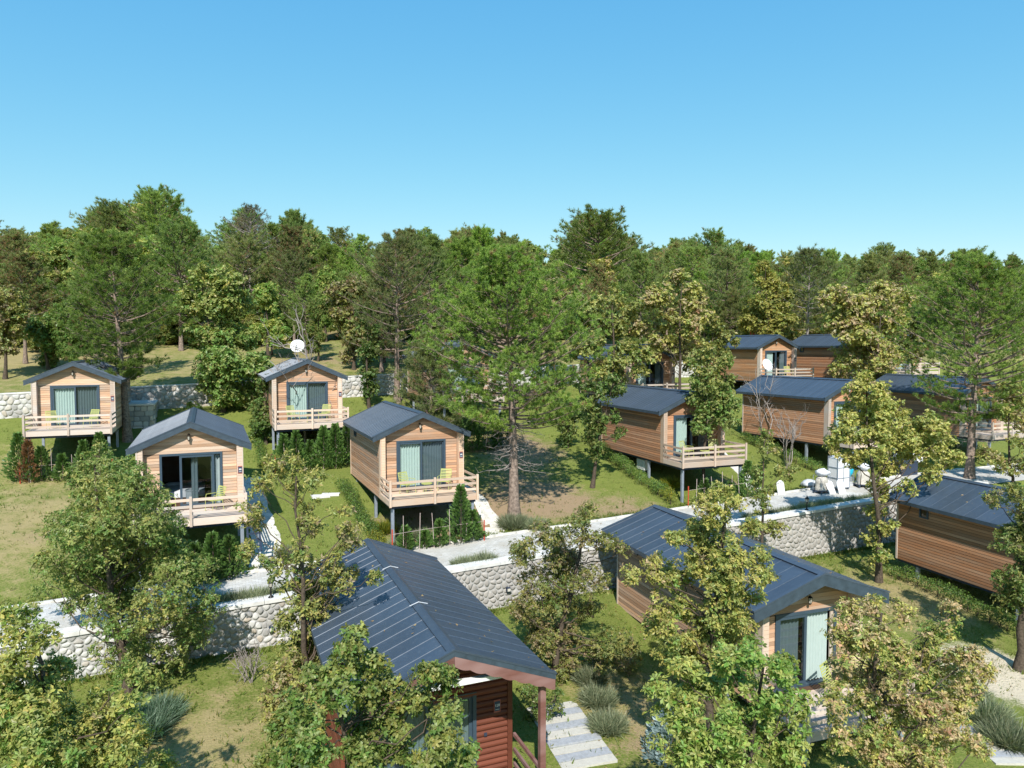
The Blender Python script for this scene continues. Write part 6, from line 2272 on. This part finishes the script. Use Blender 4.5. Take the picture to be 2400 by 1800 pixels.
def trellis(key, label, n):
    b = CAB[key]
    base = on_cabin(key, 0, -2.35, 0)
    g0 = gz(base[0], base[1])
    root = thing('trellis', label, 'trellis', (base[0], base[1], g0), b.rotation_euler[2])
    rg = np.random.default_rng(n + len(label))
    for i in range(n):
        x = -1.5 + 2.6 * i / (n - 1)
        MB().tube([(x, 0, -.4), (x + rg.normal(0, .1), .1, 1.35 + rg.uniform(-.1, .25))], .012, 5).build('stake', M['stake'], root)
    MB().tube([(-1.95, -.02, .75), (-.4, .02, .83), (1.9, -.02, .9)], .007, 4).build('wire', M['stake'], root)
    for x in (-1.95, 1.95):
        MB().tube([(x, 0, -.4), (x, 0, .95)], .028, 8).build('post', M['rust'], root)


trellis('D', 'red posts and pale stakes of the plant trellis left of the large pine', 5)
trellis('I', 'red posts and pale stakes of the plant trellis below the deck with the oak', 6)
trellis('C', 'pale stakes of the plant trellis below the deck of the dish cabin', 5)
trellis('A', 'pale stakes of the plant trellis below the deck of the far left cabin', 4)


# steel stair from the path up to the open cabin's deck
def stair():
    b = CAB['B']
    q = on_cabin('B', 2.12, -1.1, 0)
    root = thing('steel_stair', 'grey steel stair beside the deck of the open cabin', 'stair', q, b.rotation_euler[2])
    n = 6
    for i in range(n):
        MB().box(-.2, .2, -.1 - .26 * i, .06 - .26 * i, -.17 * (i + 1) - .03, -.17 * (i + 1)).build('tread', M['darksteel'], root)
    for x in (-.21, .21):
        MB().tube([(x, .15, -.1), (x, -.26 * n, -.17 * n - .15)], .035, 6).build('stringer', M['darksteel'], root)
    g = gz(q[0], q[1]) - q[2]
    for x in (-.21, .21):
        MB().tube([(x, .12, -.1), (x, .12, g - .1)], .03, 6).build('post', M['steel'], root)


stair()
# red chairs far up the slope
for (u, v, lab) in ((1768, 782, 'red chair far behind the orange cabin, left one'), (1795, 781, 'red chair far behind the orange cabin, right one')):
    q = atd(u, v + 8, 66)
    g = gz(q[0], q[1])
    root = thing('red_chair', lab, 'chair', (q[0], q[1], max(g, q[2] - .45)), .3)
    MB().box(-.26, .26, -.26, .26, .40, .45).build('seat', M['red'], root)
    MB().box(-.26, .26, .22, .27, .45, .95).build('backrest', M['red'], root)
    for x in (-.22, .22):
        for y in (-.22, .22):
            MB().tube([(x, y, 0), (x, y, .4)], .02, 6).build('leg', M['red'], root)
# white utility boxes half hidden among the far trees
for (u, v, d, lab) in ((172, 745, 70, 'white cabinet under the pine at far left'), (1000, 775, 64, 'white cabinet among the trees left of the large pine')):
    q = atd(u, v + 10, d)
    g = gz(q[0], q[1])
    root = thing('utility_cabinet', lab, 'cabinet', (q[0], q[1], g), .2)
    MB().box(-.9, .9, -.4, .4, 0, .9).build('body', M['white'], root)
    MB().box(-.95, .95, -.45, .45, .903, .96).build('lid', M['pvc'], root)
bpy.data.orphans_purge() if hasattr(bpy.data, 'orphans_purge') else None
